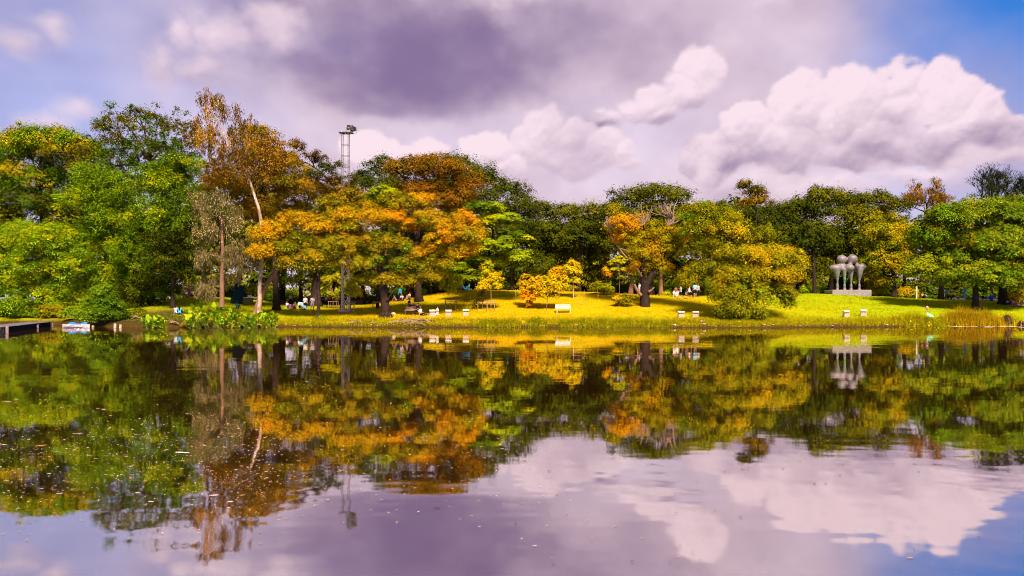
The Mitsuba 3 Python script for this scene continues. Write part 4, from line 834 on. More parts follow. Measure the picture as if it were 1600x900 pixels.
for i, (px, Y, h, lab) in enumerate([(145, 75.9, .22, 'stubby wooden mooring post right beside the blue covered boat'), (179.5, 75.5, .42, 'left pale mooring post of two in the shallows'), (188, 74.8, .32, 'right pale mooring post of two in the shallows')]):
    k = numbered('mooring_post'); x = at(px, 0, Y)[0]
    scene[k] = mikit.ply(MB().tube([[x, Y, -.8], [x + .02, Y, h * .6], [x + .03, Y, h]], [.13, .125, .11], 10).mesh(), 'dead_wood' if i == 0 else 'concrete'); tag(k, lab, 'post')
rng = np.random.default_rng(5)
for i, (px, py, dx, dy, dz, r) in enumerate([(622, 503, 26, .6, .1, .06), (628, 506, 34, -.4, .05, .07), (636, 502, 30, .5, -.1, .05), (648, 504, 26, -.5, .12, .08), (612, 505, 24, .3, .02, .05), (656, 503, 30, .4, -.2, .09), (606, 507, 30, -.3, .1, .045), (640, 508, 24, .2, 0, .05),
        (232, 506, 22, .3, .1, .07), (266, 506, 16, -.4, .05, .08), (205, 500, 16, .2, .3, .06), (395, 506, 12, -.3, .9, .05), (545, 507, 20, .2, .05, .05), (575, 508, 16, .1, .05, .04)]):
    a = land(px, py, 70, 84); e = land(px + dx, py + 2, 70, 84); a[2] += .1; e[2] += .08 + max(dz, 0); e[1] += dy
    k = numbered('fallen_branch'); mb = MB(); cv = curve([a, (a + e) / 2 + [0, 0, .12 + .1 * rng.random()], e], 8, .2, i); mb.tube(cv, np.linspace(r * 1.2, r * .5, len(cv)), 7)
    for b in range(2): q = cv[3 + b * 2]; mb.tube([q, q + np.array([rng.normal() * .4, -.2, .12]), q + np.array([rng.normal() * .7, -.45, .1])], [r * .5, r * .35, .012], 5)
    scene[k] = mikit.ply(mb.mesh(), 'dead_wood', smooth=True)
    tag(k, ['pale dead branch lying on the eroded bank below the orange tree', 'pale stick lying at the left bank by the leafy plants'][8 <= i < 12] if i < 12 else 'thin root lying at the waterline below the lattice tower', 'branch', ['dead branches on the eroded bank', 'sticks by the leafy plants'][8 <= i < 12] if i < 12 else 'roots below the tower')
for i, (px, py, r, lab) in enumerate([(615, 492, .22, 'white plastic bag lying left of the wooden bench'), (747, 452, .3, 'white bag on the mound skyline behind the bushy topped sapling')]):
    p = land(px, py); m = trimesh.creation.icosphere(3, r); m.vertices = m.vertices * [1.2, .9, .75] * (1 + .5 * (meshkit.fbm(m.vertices * 7, 3, i)[:, None] - .5)); m.apply_translation(p + [0, 0, r * .5])
    k = numbered('plastic_bag'); scene[k] = mikit.ply(m, 'white_paint', smooth=True); tag(k, lab, 'bag')
for i, (px, py, r) in enumerate([(424, 509, .14), (433, 509, .1), (461, 509, .12), (1054, 508, .2), (1096, 503, .24), (1100, 507, .16), (1194, 508, .16), (1207, 508, .1), (1300, 509, .12), (1250, 509, .1), (900, 508, .14), (940, 509, .12), (1385, 508, .18), (403, 509, .16), (377, 508.5, .2)]):
    p = land(px, py, 68, 84); r *= .62; m = trimesh.creation.icosphere(2, r); m.vertices = m.vertices * [1.5, 1, .7] * (1 + .7 * (meshkit.fbm(m.vertices * 6 + i * 9, 3, i)[:, None] - .5)); m.apply_translation(p + [0, -.1, r * .3])
    k = numbered('pale_stone'); scene[k] = mikit.ply(m, 'concrete', smooth=30); tag(k, 'small pale stone at the waterline of the far bank', 'stone', 'pale stones along the waterline')
k = 'white_post'; p = land(1432, 463); scene[k + '__pole'] = mikit.ply(MB().tube([p - [0, 0, .2], p + [0, 0, 1.7]], .1, 10).mesh(), 'white_paint'); scene[k + '__cap'] = mikit.ply(MB().tube([p + [0, 0, 1.703], p + [0, 0, 1.84]], [.11, .09], 10).mesh(), 'dark_metal'); tag(k, 'short white post with dark cap under the right hand trees', 'post')
# low park wall and dim furniture under the canopy at left
plain('dark_brick', (.10, .06, .05), .9, .1); plain('teal_cloth', (.006, .03, .042), .9, .1)
g = foot(505, 101); scene['low_wall'] = mikit.ply(MB().box([g[0], 101, g[2] + .2], [12.5, .35, .9], bevel=.03).mesh(), 'dark_brick'); tag('low_wall', 'low dark retaining wall under the trees left of the tower', 'wall')
g = foot(374, 96); m = trimesh.convex.convex_hull(np.array([[x, y, 0] for x in (-.95, .95) for y in (-.6, .6)] + [[-.85, .2, 2.3], [-.3, .3, 2.75], [.35, .3, 2.2], [.9, .2, 1.0]]))
m = m.subdivide().subdivide(); m.vertices = m.vertices + .12 * (meshkit.fbm(m.vertices * 1.7, 3, 3)[:, None] - .5); m.apply_translation(g)
scene['canopy_tent'] = mikit.ply(m, 'teal_cloth', smooth=True); tag('canopy_tent', 'dark teal tent shape in the shade left of the pale trunk', 'tent')
g = foot(389, 95); tk = 'picnic_table'
part(tk, 'tabletop', MB().box([g[0], 95, g[2] + .95], [1.15, .8, .07]).mesh(), 'white_paint'); part(tk, 'side_panel', MB().box([g[0], 94.65, g[2] + .55], [1.3, .05, .72]).mesh(), plain('olive_board', (.07, .07, .02)))
for x in (-.5, .5): part(tk, 'leg', MB().box([g[0] + x, 94.7, g[2] + .08], [.09, .09, .4]).mesh(), 'dark_metal')
m = rbox([.5, .3, .28], .08); m.apply_translation([g[0] + .1, 95, g[2] + 1.13]); part(tk, 'white_bundle', m, 'white_paint', smooth=True)
tag(tk, 'olive sided table with white top left of the pale trunk', 'table')

# ------------------------------------------------------------------ waterside plants
def blade(L, W, bend, tipw=.05, n=5):
    t = np.linspace(0, 1, n); w = W * np.sin(np.pi * np.clip(t * .86 + .1, 0, 1)) ** .8
    ang = bend * t; x = np.cumsum(np.r_[0, np.cos(np.pi / 2 - ang[:-1])]) * L / (n - 1) * 1; z = np.cumsum(np.r_[0, np.sin(np.pi / 2 - ang[:-1])]) * L / (n - 1)
    v = np.stack([np.stack([x, w / 2, z + .06 * W], 1), np.stack([x, 0 * w, z - .1 * W], 1), np.stack([x, -w / 2, z + .06 * W], 1)], 1).reshape(-1, 3)
    f = []
    for i in range(n - 1):
        for j in range(2): a = i * 3 + j; f.append([a, a + 1, a + 4, a + 3])
    return v, np.array(f)
for i, c in enumerate([(.34, .44, .012), (.22, .36, .01), (.44, .46, .014), (.14, .27, .01)]):
    mat(f'broad_leaf_{i}', {'type': 'principledthin', 'base_color': rgb(*c), 'roughness': .45, 'diff_trans': .6, 'spec_trans': 0.0, 'eta': 1.4})
BL = [mikit.ply(blade(1.0, w, b), f'broad_leaf_{c}', smooth=True) for c, (w, b) in enumerate([(.36, 1.3), (.34, 1.7), (.38, 1.9), (.34, 1.0)])] + [mikit.ply(blade(1.0, w, b), f'broad_leaf_{c}', smooth=True) for c, (w, b) in enumerate([(.30, 2.0), (.38, .9), (.34, 1.4), (.36, 2.1)])]
plain('plant_stem', (.07, .075, .015), .8, .1)
def leafy_plant(lab, spans, n, seed, hmin, hmax, tall=(.9, 1.5)):
    rng = np.random.default_rng(seed); k = numbered('broad_leaved_plant'); st = MB()
    for i in range(n):
        px, py = rng.uniform(*spans[0]), 0; Y = rng.uniform(*spans[1]); b = foot(px, Y); b[2] = max(b[2], -.1)
        h = rng.uniform(hmin, hmax); yaw = rng.uniform(0, 360) if rng.random() < .4 else rng.normal(-90, 60); L = rng.uniform(*tall)
        lean = np.array([math.cos(math.radians(yaw)), math.sin(math.radians(yaw)), 0])
        topp = b + [0, 0, h] + lean * h * .25
        st.tube([b - [0, 0, .1], b + [0, 0, h * .5] + lean * .03, topp], [.035, .03, .02], 5)
        part(k, 'leaf', {**BL[rng.integers(8)], 'to_world': T().translate([float(v) for v in topp - [0, 0, .08]]).rotate([0, 0, 1], yaw).rotate([0, 1, 0], float(rng.uniform(-5, 35))).scale(L)}, None)
    part(k, 'stem', st.mesh(), 'plant_stem'); tag(k, lab, 'plant')
leafy_plant('small clump of broad yellow green leaves left of the couple at the water', ((226, 262), (74.0, 75.6)), 70, 3, .0, .8, (.75, 1.15))
leafy_plant('widest clump of broad yellow green leaves right of the couple at the water', ((292, 376), (73.8, 76.8)), 190, 4, .0, 1.35, (.85, 1.3))
leafy_plant('clump of narrow drooping leaves below the pale trunk', ((382, 432), (74.0, 76.2)), 110, 5, .0, 1.1, (.8, 1.2))

def blades_mesh(P, H, rng, cols, W=.03, droop=.6, n=4):
    """curved grass blades, three quads each"""
    k = len(P); yaw = rng.uniform(0, 2 * np.pi, k); d = np.stack([np.cos(yaw), np.sin(yaw), 0 * yaw], 1); sd = np.stack([-np.sin(yaw), np.cos(yaw), 0 * yaw], 1)
    b = rng.uniform(.15, 1.0, k) * droop; rows = []
    for i in range(n):
        t = i / (n - 1); c = P + d * (H * b * t * t)[:, None] + np.array([0, 0, 1.0]) * (H * (t - .45 * b * t * t))[:, None]
        w = (W * (1 - t) + .004)
        rows += [c + sd * w / 2, c - sd * w / 2]
    v = np.stack(rows, 1).reshape(-1, 3); base = np.arange(k)[:, None] * (2 * n)
    f = np.concatenate([base + np.array(q) for i in range(n - 1) for q in ([2 * i, 2 * i + 1, 2 * i + 3], [2 * i, 2 * i + 3, 2 * i + 2])], 1).reshape(-1, 3)
    c = .8 * np.array(cols)[rng.integers(len(cols), size=k)] * (1 + .15 * rng.normal(size=(k, 1)))
    return v, f, np.repeat(np.clip(c, .003, .8), 2 * n, 0)
GR = [(.40, .44, .006), (.30, .36, .006), (.48, .45, .008)]
GO = [(.54, .38, .008), (.60, .45, .01), (.42, .36, .008), (.46, .25, .01)]
def clump(name, lab, px, py, w, n, hmin, hmax, cols, seed, cat, W=.04, droop=.8, depth=1.2, group=None):
    rng = np.random.default_rng(seed); p = land(px, py, 68, 90)
    x = p[0] + np.clip(rng.normal(size=n), -1.9, 1.9) * w / 2.2; y = p[1] + rng.normal(size=n) * depth / 2; z = np.maximum(ground_z(x, y), -.05)
    H = rng.uniform(hmin, hmax, n) * np.exp(-((x - p[0]) / w) ** 2 * .8)
    v, f, c = blades_mesh(np.stack([x, y, z - .03], 1), H, rng, cols, W, droop)
    k = numbered(name); scene[k] = mikit.ply((v, f), 'grass_mat', color=c); tag(k, lab, cat, group)
clump('reed_clump', 'golden tall reed clump at the right bank by the lily pads', 1505, 503, 2.6, 1500, 1.0, 2.2, GO, 1, 'reeds')
clump('reed_clump', 'second golden reed clump leaning right beside the dark stump', 1540, 504, 2.2, 1100, 1.0, 2.0, GO, 2, 'reeds')
clump('reed_clump', 'green reed clump around the pale green lotus leaf', 1428, 504, 2.6, 1300, .7, 1.6, GR + GO[:2], 3, 'reeds')
clump('reed_clump', 'low bright green plant tuft right of the lotus leaf', 1458, 507, 1.5, 600, .4, 1.0, GR, 4, 'reeds')
for i, (px, w, h) in enumerate([(795, 1.4, 1.0), (838, 1.3, 1.25), (885, 1.0, .8), (912, 1.4, 1.1), (945, 1.5, 1.25), (975, 1.3, 1.0), (1010, 1.5, .9), (765, 1.2, 1.0), (1038, 1.2, .7)]):
    clump('grass_tuft', ['arching green grass tuft hanging over the water below the mound', 'large arching green grass tuft below the orange shrubs'][i == 1], px, 506, w, 420, h * .6, h, GR + GO[2:3], 20 + i, 'grass tuft', .035, 1.0, .7, None if i == 1 else 'grass tufts below the mound')
clump('grass_tuft', 'pale grass tuft on the lawn left of the eroded branches', 500, 500, 1.6, 300, .4, .9, GR, 40, 'grass tuft')
# grass along the bank and short turf on the lawn
rng = np.random.default_rng(21); n = 36000
x = rng.uniform(-34, 56, n); y = shore_y(x) + .12 + np.abs(rng.normal(size=n)) * 1.5; keep = meshkit.fbm(np.stack([x * .8, y * 1.3, x * 0], -1), 4, 4) > .30; x, y = x[keep], y[keep]
v, f, c = blades_mesh(np.stack([x, y, ground_z(x, y) - .02], 1), rng.uniform(.16, .5, len(x)) * (.5 + meshkit.noise(np.stack([x * .4, y * .4, x * 0], -1), 8)), rng, GR + GO[:3], .045, .9, 3)
scene['bank_grass'] = mikit.ply((v, f), 'grass_mat', color=c); tag('bank_grass', 'rough grass fringing the edge of the bank', None, None, 'stuff')
n = 52000; x = rng.uniform(-46, 62, n); y = shore_y(x) + 1.5 + 26 * rng.random(n) ** 1.3
keep = meshkit.fbm(np.stack([x * .25, y * .4, x * 0], -1), 3, 6) > .42; x, y = x[keep], y[keep]
warm = np.clip(ss(-30, -12, x) * ss(40, 12, x), 0, 1)
v, f, c = blades_mesh(np.stack([x, y, ground_z(x, y) - .01], 1), rng.uniform(.07, .2, len(x)), rng, [(.34, .40, .006), (.28, .35, .006), (.20, .28, .006)], .05, .9, 2)
wv = np.repeat((warm * (.6 + .6 * rng.random(len(x))))[:, None], 4, 0)
c = c * (1 - np.clip(wv, 0, 1)) + np.array([.43, .25, .004]) * np.clip(wv, 0, 1)
scene['lawn_grass'] = mikit.ply((v, f), 'grass_mat', color=c); tag('lawn_grass', 'short dry turf on the lawn', None, None, 'stuff')
clump('lawn_tuft', 'creeping yellow green plant trailing over the bank below the stone seat pair', 1075, 502, 3.4, 800, .2, .5, GO[:2] + GR[:1], 44, 'plant', .06, 1.2, 1.0)

# lotus leaf, lily pads, stump
def pad(r, seed, cup=.0):
    a = np.linspace(.18, 2 * np.pi - .18, 22); rr = r * (1 + .08 * np.sin(3 * a + seed)); 
    v = [[0, 0, 0]] + [[math.cos(t) * q * .55, math.sin(t) * q * .55, cup * .3] for t, q in zip(a, rr)] + [[math.cos(t) * q, math.sin(t) * q, cup] for t, q in zip(a, rr)]
    f = []; n = len(a)
    for i in range(n - 1): f += [[0, 1 + i, 2 + i], [1 + i, 1 + n + i, 2 + n + i], [1 + i, 2 + n + i, 2 + i]]
    return np.array(v), np.array(f)
plain('pad_pale', (.62, .48, .46), .5, .5); plain('pad_green', (.25, .30, .10), .5, .5); plain('lotus_green', (.16, .50, .30), .5, .4)
rng = np.random.default_rng(8)
for i, (px, Y, r) in enumerate([(1486, 78.6, .45), (1496, 77.9, .6), (1506, 78.8, .5), (1520, 78.4, .5), (1533, 78.9, .55), (1546, 78.2, .6), (1566, 78.0, .5), (1573, 79.2, .7), (1583, 77.2, .6), (1594, 76.4, .5), (1545, 75.6, .35), (1480, 79.4, .3)]):
    k = numbered('lily_pad'); x = at(px, 0, Y)[0]; scene[k] = {**mikit.ply(pad(r, i), 'pad_pale' if i % 4 else 'pad_green', smooth=True), 'to_world': T().translate([float(x), Y, .012 + .002 * i]).rotate([0, 0, 1], float(rng.uniform(0, 360)))}
    tag(k, 'pale lily pad floating at the right bank by the golden reeds', 'lily pad', 'lily pads by the golden reeds')
lp = land(1453, 505, 70, 90); c0 = at(1453, 493.5, lp[1] - .4)
part('lotus_leaf', 'leaf', {**mikit.ply(pad(.42, 2, .1), 'lotus_green', smooth=True), 'to_world': T().translate([float(v) for v in c0]).rotate([1, 0, 0], 32).rotate([0, 1, 0], 12)}, None)
part('lotus_leaf', 'stalk', MB().tube(curve([lp - [0, .3, .3], lp + [0, -.3, .4], c0], 7), .025, 6).mesh(), 'pad_green'); tag('lotus_leaf', 'pale mint green round lotus leaf tilted above the right bank', 'lotus leaf')
fl = at(1448.5, 481, lp[1] + .6); part('lotus_flower', 'bloom', trimesh.creation.icosphere(2, .14).apply_transform(np.diag([1, 1, 1.5, 1])).apply_translation(fl), plain('bloom_pink', (.7, .28, .30)), smooth=True)
part('lotus_flower', 'stalk', MB().tube([foot(1448.5, lp[1] + .6) - [0, 0, .1], fl], .022, 6).mesh(), 'pad_green'); tag('lotus_flower', 'single pink bloom on a thin stalk above the lotus leaf', 'flower')
def lump(name, px, py, r, sc, bs, lab, cat, seed):
    p = land(px, py, 68, 90); m = trimesh.creation.icosphere(3, 1.0); m.vertices = m.vertices * (1 + .35 * (meshkit.fbm(m.vertices * 2.2 + seed, 4, seed)[:, None] - .5)) * r * sc; m.apply_translation(p + [0, -.2, r * sc[2] * .6])
    k = numbered(name); scene[k] = mikit.ply(m, bs, smooth=True); tag(k, lab, cat); return p
lump('tree_stump', 1572, 507, .42, np.array([1, .9, 1.5]), 'bark', 'dark stump with yellow leaves growing from it beside the lily pads', 'stump', 1)
clump('stump_plant', 'yellow leaved plant sprouting around the dark stump', 1576, 504, 1.1, 220, .8, 1.7, GO[:2] + GR[2:], 71, 'plant', .1, .9, .8)
lump('dark_boulder', 1594, 510, .33, np.array([1, .9, 1.2]), 'bark', 'dark rounded boulder in the water at the right edge', 'boulder', 4)

# ------------------------------------------------------------------ floating leaves
plain('float_pale', (.52, .41, .39), .7, .2); plain('float_rust', (.40, .17, .06), .6, .3); plain('float_dark', (.05, .03, .03), .7, .2)
rng = np.random.default_rng(4)
def fleaf(L, W, seed):
    t = np.linspace(0, 1, 6); w = W * np.sin(np.pi * (t * .9 + .05)); v = []
    for i in range(6): v += [[(t[i] - .5) * L, -w[i] / 2, .012 * math.sin(t[i] * 5 + seed)], [(t[i] - .5) * L, 0, .0], [(t[i] - .5) * L, w[i] / 2, .012 * math.cos(t[i] * 4 + seed)]]
    f = [[a, a + 1, a + 4, a + 3] for i in range(5) for a in (i * 3, i * 3 + 1)]
    return np.array(v), np.array(f)
FL = [mikit.ply(fleaf(1.0, w, i), b, smooth=True) for i, (w, b) in enumerate([(.35, 'float_pale'), (.25, 'float_pale'), (.4, 'float_pale'), (.3, 'float_rust'), (.4, 'float_dark')])]
def wat(px, py): Y = EYE * FOC / (py - HOR); return np.array([(px - 800) / FOC * Y, Y, .012])
BIG = [(285, 708, 24, 0), (121, 678, 14, 1), (64, 697, 16, 3), (12, 628, 11, 0), (153, 639, 11, 3), (162, 641, 9, 0), (215, 771, 9, 2), (334, 775, 14, 0), (236, 785, 12, 0), (360, 785, 12, 2), (77, 741, 9, 0), (138, 713, 9, 1), (93, 772, 10, 0), (5, 696, 12, 1), (260, 704, 8, 0), (378, 775, 10, 3), (1085, 797, 6, 3), (1422, 873, 12, 3), (835, 854, 8, 2), (683, 794, 12, 4), (1530, 840, 6, 4), (1055, 773, 5, 4)]
PTS = [(px, py, w, k) for px, py, w, k in BIG]
for i in range(230):
    px = rng.choice([rng.uniform(-20, 420), rng.uniform(150, 800), rng.uniform(0, 420)]); py = 600.0
    while not 618 < py < 860: py = rng.normal(705, 50)
    PTS.append((px, py, rng.uniform(2.5, 7), int(rng.choice([0, 0, 0, 1, 1, 2, 2, 3]))))
for i in range(46): PTS.append((rng.uniform(800, 1600), rng.uniform(720, 890), rng.uniform(3, 7), int(rng.choice([4, 4, 4, 3]))))
for i, (px, py, w, kd) in enumerate(PTS):
    p = wat(px, py); L = w * p[1] / FOC; k = numbered('floating_leaf')
    scene[k] = {**FL[kd], 'to_world': T().translate([float(p[0]), float(p[1]), .012]).rotate([0, 0, 1], float(rng.uniform(-40, 40) if w > 8 else rng.uniform(0, 360))).scale(float(L))}
    if i == 0: tag(k, 'longest pale leaf floating in the dark reflection at left', 'leaf')
    else: tag(k, ['pale dead leaf floating in the dark reflection of the trees', 'rust coloured dead leaf floating on the pond', 'dark dead leaf floating on the bright reflected sky'][max(0, kd - 2)], 'leaf', ['pale floating leaves', 'rust floating leaves', 'dark floating leaves'][max(0, kd - 2)])
V = []; n = 1500
px = np.where(rng.random(n) < .6, rng.uniform(-30, 480, n), rng.uniform(-30, 900, n)); py = rng.normal(712, 46, n); py = np.where((py < 625) | (py > 880), rng.uniform(660, 780, n), py)
mbv = []
Y = EYE * FOC / (py - HOR); X = (px - 800) / FOC * Y; a = rng.uniform(0, 6.28, n); L = rng.uniform(.012, .05, n)
A = np.stack([np.cos(a), np.sin(a), 0 * a], 1)
cc = np.array([(.48, .37, .34), (.36, .25, .2), (.28, .14, .05)])[rng.integers(3, size=n)]
v, f, c = leaf_cards(np.stack([X, Y, 0 * X + .008], 1), A, np.tile([0, 0, 1.0], (n, 1)), L, L * .6, cc, .1)
scene['floating_debris'] = mikit.ply((v, f), 'grass_mat', color=c); tag('floating_debris', 'specks of plant debris scattered on the dark water', None, None, 'stuff')

# ------------------------------------------------------------------ people
def hull(*balls):
    out = []
    for c, r in balls: out.append(m3.Manifold.sphere(r, 12).translate([float(v) for v in c]))
    return m3.Manifold.batch_hull(out)
def joints(pose):
    J = dict(pel=(0, 0, .93), chest=(0, .0, 1.24), neck=(0, .01, 1.43), head=(0, -.02, 1.575))
    for s, n in ((-1, 'l'), (1, 'r')):
        J[n + 'sh'] = (s * .175, .01, 1.37); J[n + 'el'] = (s * .235, .04, 1.10); J[n + 'wr'] = (s * .235, -.05, .86)
        J[n + 'hip'] = (s * .09, 0, .90); J[n + 'kn'] = (s * .10, -.03, .48); J[n + 'an'] = (s * .10, .02, .08); J[n + 'toe'] = (s * .12, -.15, .035)
    def mv(names, dy, dz, dx=0): 
        for n in names: x, y, z = J[n]; J[n] = (x + dx, y + dy, z + dz)
    upper = ['chest', 'neck', 'head', 'lsh', 'rsh', 'lel', 'rel', 'lwr', 'rwr']
    if pose == 'walk':
        J['lkn'] = (-.1, -.22, .52); J['lan'] = (-.1, -.30, .1); J['ltoe'] = (-.1, -.46, .09); J['rkn'] = (.1, .08, .48); J['ran'] = (.1, .34, .14); J['rtoe'] = (.1, .24, .04)
        J['lwr'] = (-.25, .2, .9); J['rwr'] = (.25, -.24, .92); J['rel'] = (.23, -.04, 1.1)
    if pose == 'hold':
        J['lwr'] = (-.08, -.26, 1.12); J['rwr'] = (.08, -.26, 1.12)
    if pose == 'photo':
        J['lel'] = (-.27, -.2, 1.3); J['rel'] = (.27, -.2, 1.3); J['lwr'] = (-.1, -.26, 1.5); J['rwr'] = (.1, -.26, 1.5)
    if pose in ('sit', 'sitout', 'bench', 'lean', 'kneel'):
        base = .13 if pose != 'bench' else .56
        if pose == 'kneel': base = .30
        dz = base - .93; mv(upper + ['pel', 'lhip', 'rhip'], 0, dz)
        z = base
        for s, n in ((-1, 'l'), (1, 'r')):
            if pose == 'sit': J[n + 'kn'] = (s * .16, -.34, .44); J[n + 'an'] = (s * .12, -.50, .08); J[n + 'toe'] = (s * .13, -.66, .04); J[n + 'el'] = (s * .25, -.12, z + .24); J[n + 'wr'] = (s * .16, -.34, z + .32)
            if pose in ('sitout', 'lean'): J[n + 'kn'] = (s * .11, -.42, .17); J[n + 'an'] = (s * .10, -.84, .08); J[n + 'toe'] = (s * .12, -.90, .20); J[n + 'wr'] = (s * .14, -.32, z + .14)
            if pose == 'bench': J[n + 'kn'] = (s * .12, -.42, .55); J[n + 'an'] = (s * .12, -.46, .10); J[n + 'toe'] = (s * .13, -.62, .05); J[n + 'wr'] = (s * .13, -.30, z + .12)
            if pose == 'kneel': J[n + 'kn'] = (s * .12, -.36, .08); J[n + 'an'] = (s * .12, .10, .07); J[n + 'toe'] = (s * .12, .24, .05); J[n + 'wr'] = (s * .12, -.30, z + .22)
        if pose in ('sit', 'bench', 'kneel'): 
            for nme, a in (('chest', .06), ('neck', .0), ('head', -.05), ('lsh', .02), ('rsh', .02)): mv([nme], -a * 1.2, 0)
        if pose == 'lean':
            for nme, a in (('chest', .2), ('neck', .34), ('head', .38), ('lsh', .3), ('rsh', .3)): mv([nme], a, -a * .25)
            J['lel'] = (-.25, .42, .35); J['rel'] = (.25, .42, .35); J['lwr'] = (-.26, .50, .06); J['rwr'] = (.26, .50, .06)
    if pose == 'bend':
        for nme, (a, b) in dict(chest=(-.26, -.1), neck=(-.44, -.2), head=(-.56, -.27), lsh=(-.38, -.18), rsh=(-.38, -.18)).items(): mv([nme], a, b)
        J['lel'] = (-.2, -.5, .92); J['rel'] = (.2, -.5, .92); J['lwr'] = (-.14, -.55, .62); J['rwr'] = (.14, -.55, .62)
    return {k: np.array(v, float) for k, v in J.items()}
CACHE = {}
def figure(pose, shorts, long_hair, sleeve=.55):
    key = (pose, shorts, long_hair, sleeve)
    if key in CACHE: return CACHE[key]
    J = joints(pose); B = []
    fwd = unit(np.array([0, -1.0, 0]))
    torso = lambda g: [hull((J['pel'], .125 + g), (J['lhip'], .10 + g), (J['rhip'], .10 + g), (J['chest'] - [0, 0, .12], .105 + g)),
                       hull((J['chest'] - [0, 0, .12], .105 + g), (J['chest'], .115 + g), (J['lsh'], .062 + g), (J['rsh'], .062 + g), ((J['chest'] + J['lsh']) / 2, .09 + g), ((J['chest'] + J['rsh']) / 2, .09 + g))]
    B += torso(0) + [hull((J['neck'] - [0, 0, .05], .058), (J['head'] - [0, 0, .06], .052))]
    hd = J['head']
    B += [hull((hd + [0, 0, .03], .092), (hd + [0, .025, .02], .09), (hd + [0, -.03, -.075], .045)), hull((hd + [0, -.085, .015], .012), (hd + [0, -.11, -.022], .016), (hd + [0, -.08, -.03], .014))]
    B += [hull((hd + [s * .088, .005, .01], .016), (hd + [s * .09, .01, -.022], .012)) for s in (-1, 1)]
    sl, tr = [], []
    for n, s in (('l', -1), ('r', 1)):
        sh, el, wr, hip, kn, an, toe = (J[n + k] for k in ('sh', 'el', 'wr', 'hip', 'kn', 'an', 'toe'))
        B += [hull((sh, .052), (el, .038)), hull((el, .038), (wr, .027)), hull((hip, .085), (kn, .055)), hull((kn, .052), (kn * .6 + an * .4 + [0, .02, 0], .054), (an, .036)), hull((an - [0, 0, .02], .038), (toe, .03), (an + (an - toe) * .25 - [0, 0, .03], .03))]
        a = unit(wr - el); side = unit(np.cross(a, [0, 1.0, .2])); pn = unit(np.cross(a, side)); palm = wr + a * .06
        B += [hull((wr, .026), (palm + side * .025, .016), (palm - side * .025, .016), (palm + a * .025, .016))]
        for q, (o, ln) in enumerate(((.030, .062), (.011, .074), (-.009, .07), (-.028, .054))):
            r0 = palm + side * o + a * .02; r1 = r0 + a * ln * .55 + pn * .008; r2 = r1 + a * ln * .4 + pn * .022; B += [hull((r0, .009), (r1, .0085)), hull((r1, .0085), (r2, .0075))]
        r0 = wr + a * .03 + side * .03; B += [hull((r0, .012), (r0 + a * .03 + side * .028, .01)), hull((r0 + a * .03 + side * .028, .01), (r0 + a * .06 + side * .034 + pn * .01, .009))]
        e = sh + (el - sh) * min(1, sleeve * 1.6); sl += [hull((sh, .068), (e, .058))]
        if sleeve > .7: sl += [hull((el, .052), (wr, .042))]
        if shorts: tr += [hull((hip, .105), (hip + (kn - hip) * .8, .085))]
        else: tr += [hull((hip, .102), (kn, .072)), hull((kn, .072), (an, .058))]
    body = m3.Manifold.batch_boolean(B, m3.OpType.Add)
    shirt = m3.Manifold.batch_boolean(torso(.014) + sl, m3.OpType.Add)
    pants = m3.Manifold.batch_boolean(tr + [hull((J['pel'] - [0, 0, .03], .15), (J['lhip'], .112), (J['rhip'], .112))], m3.OpType.Add)
    hb = [hull((hd + [0, .02, .05], .1), (hd + [0, .045, .0], .092), (hd + [0, -.03, .075], .075))]
    if long_hair: hb += [hull((hd + [0, .06, .0], .085), (J['chest'] + [0, .13, .05], .07), (hd + [-.06, .05, -.04], .05), (hd + [.06, .05, -.04], .05))]
    hair = m3.Manifold.batch_boolean(hb, m3.OpType.Add)
    CACHE[key] = [(m.to_mesh().vert_properties[:, :3], m.to_mesh().tri_verts) for m in (body, shirt, pants, hair)]
    CACHE[key] = [mikit.ply((np.array(a), np.array(b)), None, smooth=35) for a, b in CACHE[key]]
    return CACHE[key]
CL = {}
def cloth(c):
    k = 'cloth_' + '_'.join(f'{int(v * 1000)}' for v in c)
    if k not in scene: plain(k, c, .85, .15)
    return {'type': 'ref', 'id': k}
SKIN, BLACK, WHITE, NAVY = (.42, .22, .15), (.012, .011, .014), (.70, .66, .68), (.012, .016, .035)
HAIR = (.012, .009, .008)
def person(px, py, pose, shirt, pants, lab, yaw=0, shorts=False, long_hair=False, size=1.0, sleeve=.55, Y=None, lift=0, hair=HAIR, group=None):
    p = land(px, py) if Y is None else foot(px, Y)
    k = numbered('person'); R = T().translate([float(p[0]), float(p[1]), float(p[2]) + lift]).rotate([0, 0, 1], yaw).scale(size)
    for nm, shp, col in zip(('body', 'shirt', 'trousers', 'hair'), figure(pose, shorts, long_hair, sleeve), (SKIN, shirt, pants, hair)):
        if nm == 'trousers' and shorts: nm = 'shorts'
        part(k, nm, {**shp, 'bsdf': cloth(col), 'to_world': R}, None)
    tag(k, lab, 'person', group); return p, R
BLUE, SKY, PALE = (.02, .30, .62), (.20, .55, .80), (.45, .52, .72)
person(274.5, 490, 'sit', PALE, NAVY, 'person in pale grey blue shirt, left one of the couple sitting back turned', 172)
person(280.5, 490.5, 'sit', (.06, .42, .72), NAVY, 'person in bright blue shirt, right one of the couple sitting back turned', 190, long_hair=True)
person(246, 461, 'sit', WHITE, BLACK, 'person in white sitting far left under the trees', 20, Y=102)
person(259, 461, 'sit', WHITE, BLACK, 'person in white sitting second from left in the shade', -30, Y=104)
person(266.5, 461, 'lean', WHITE, BLACK, 'person in white reclining in the shade at left', 60, Y=104)
person(283.8, 463, 'stand', WHITE, WHITE, 'child all in white standing on the lawn at left', 0, size=.62, long_hair=True)
person(292, 462, 'sit', WHITE, (.2, .1, .1), 'person in white sitting beside the standing dark patterned one at left', 40)
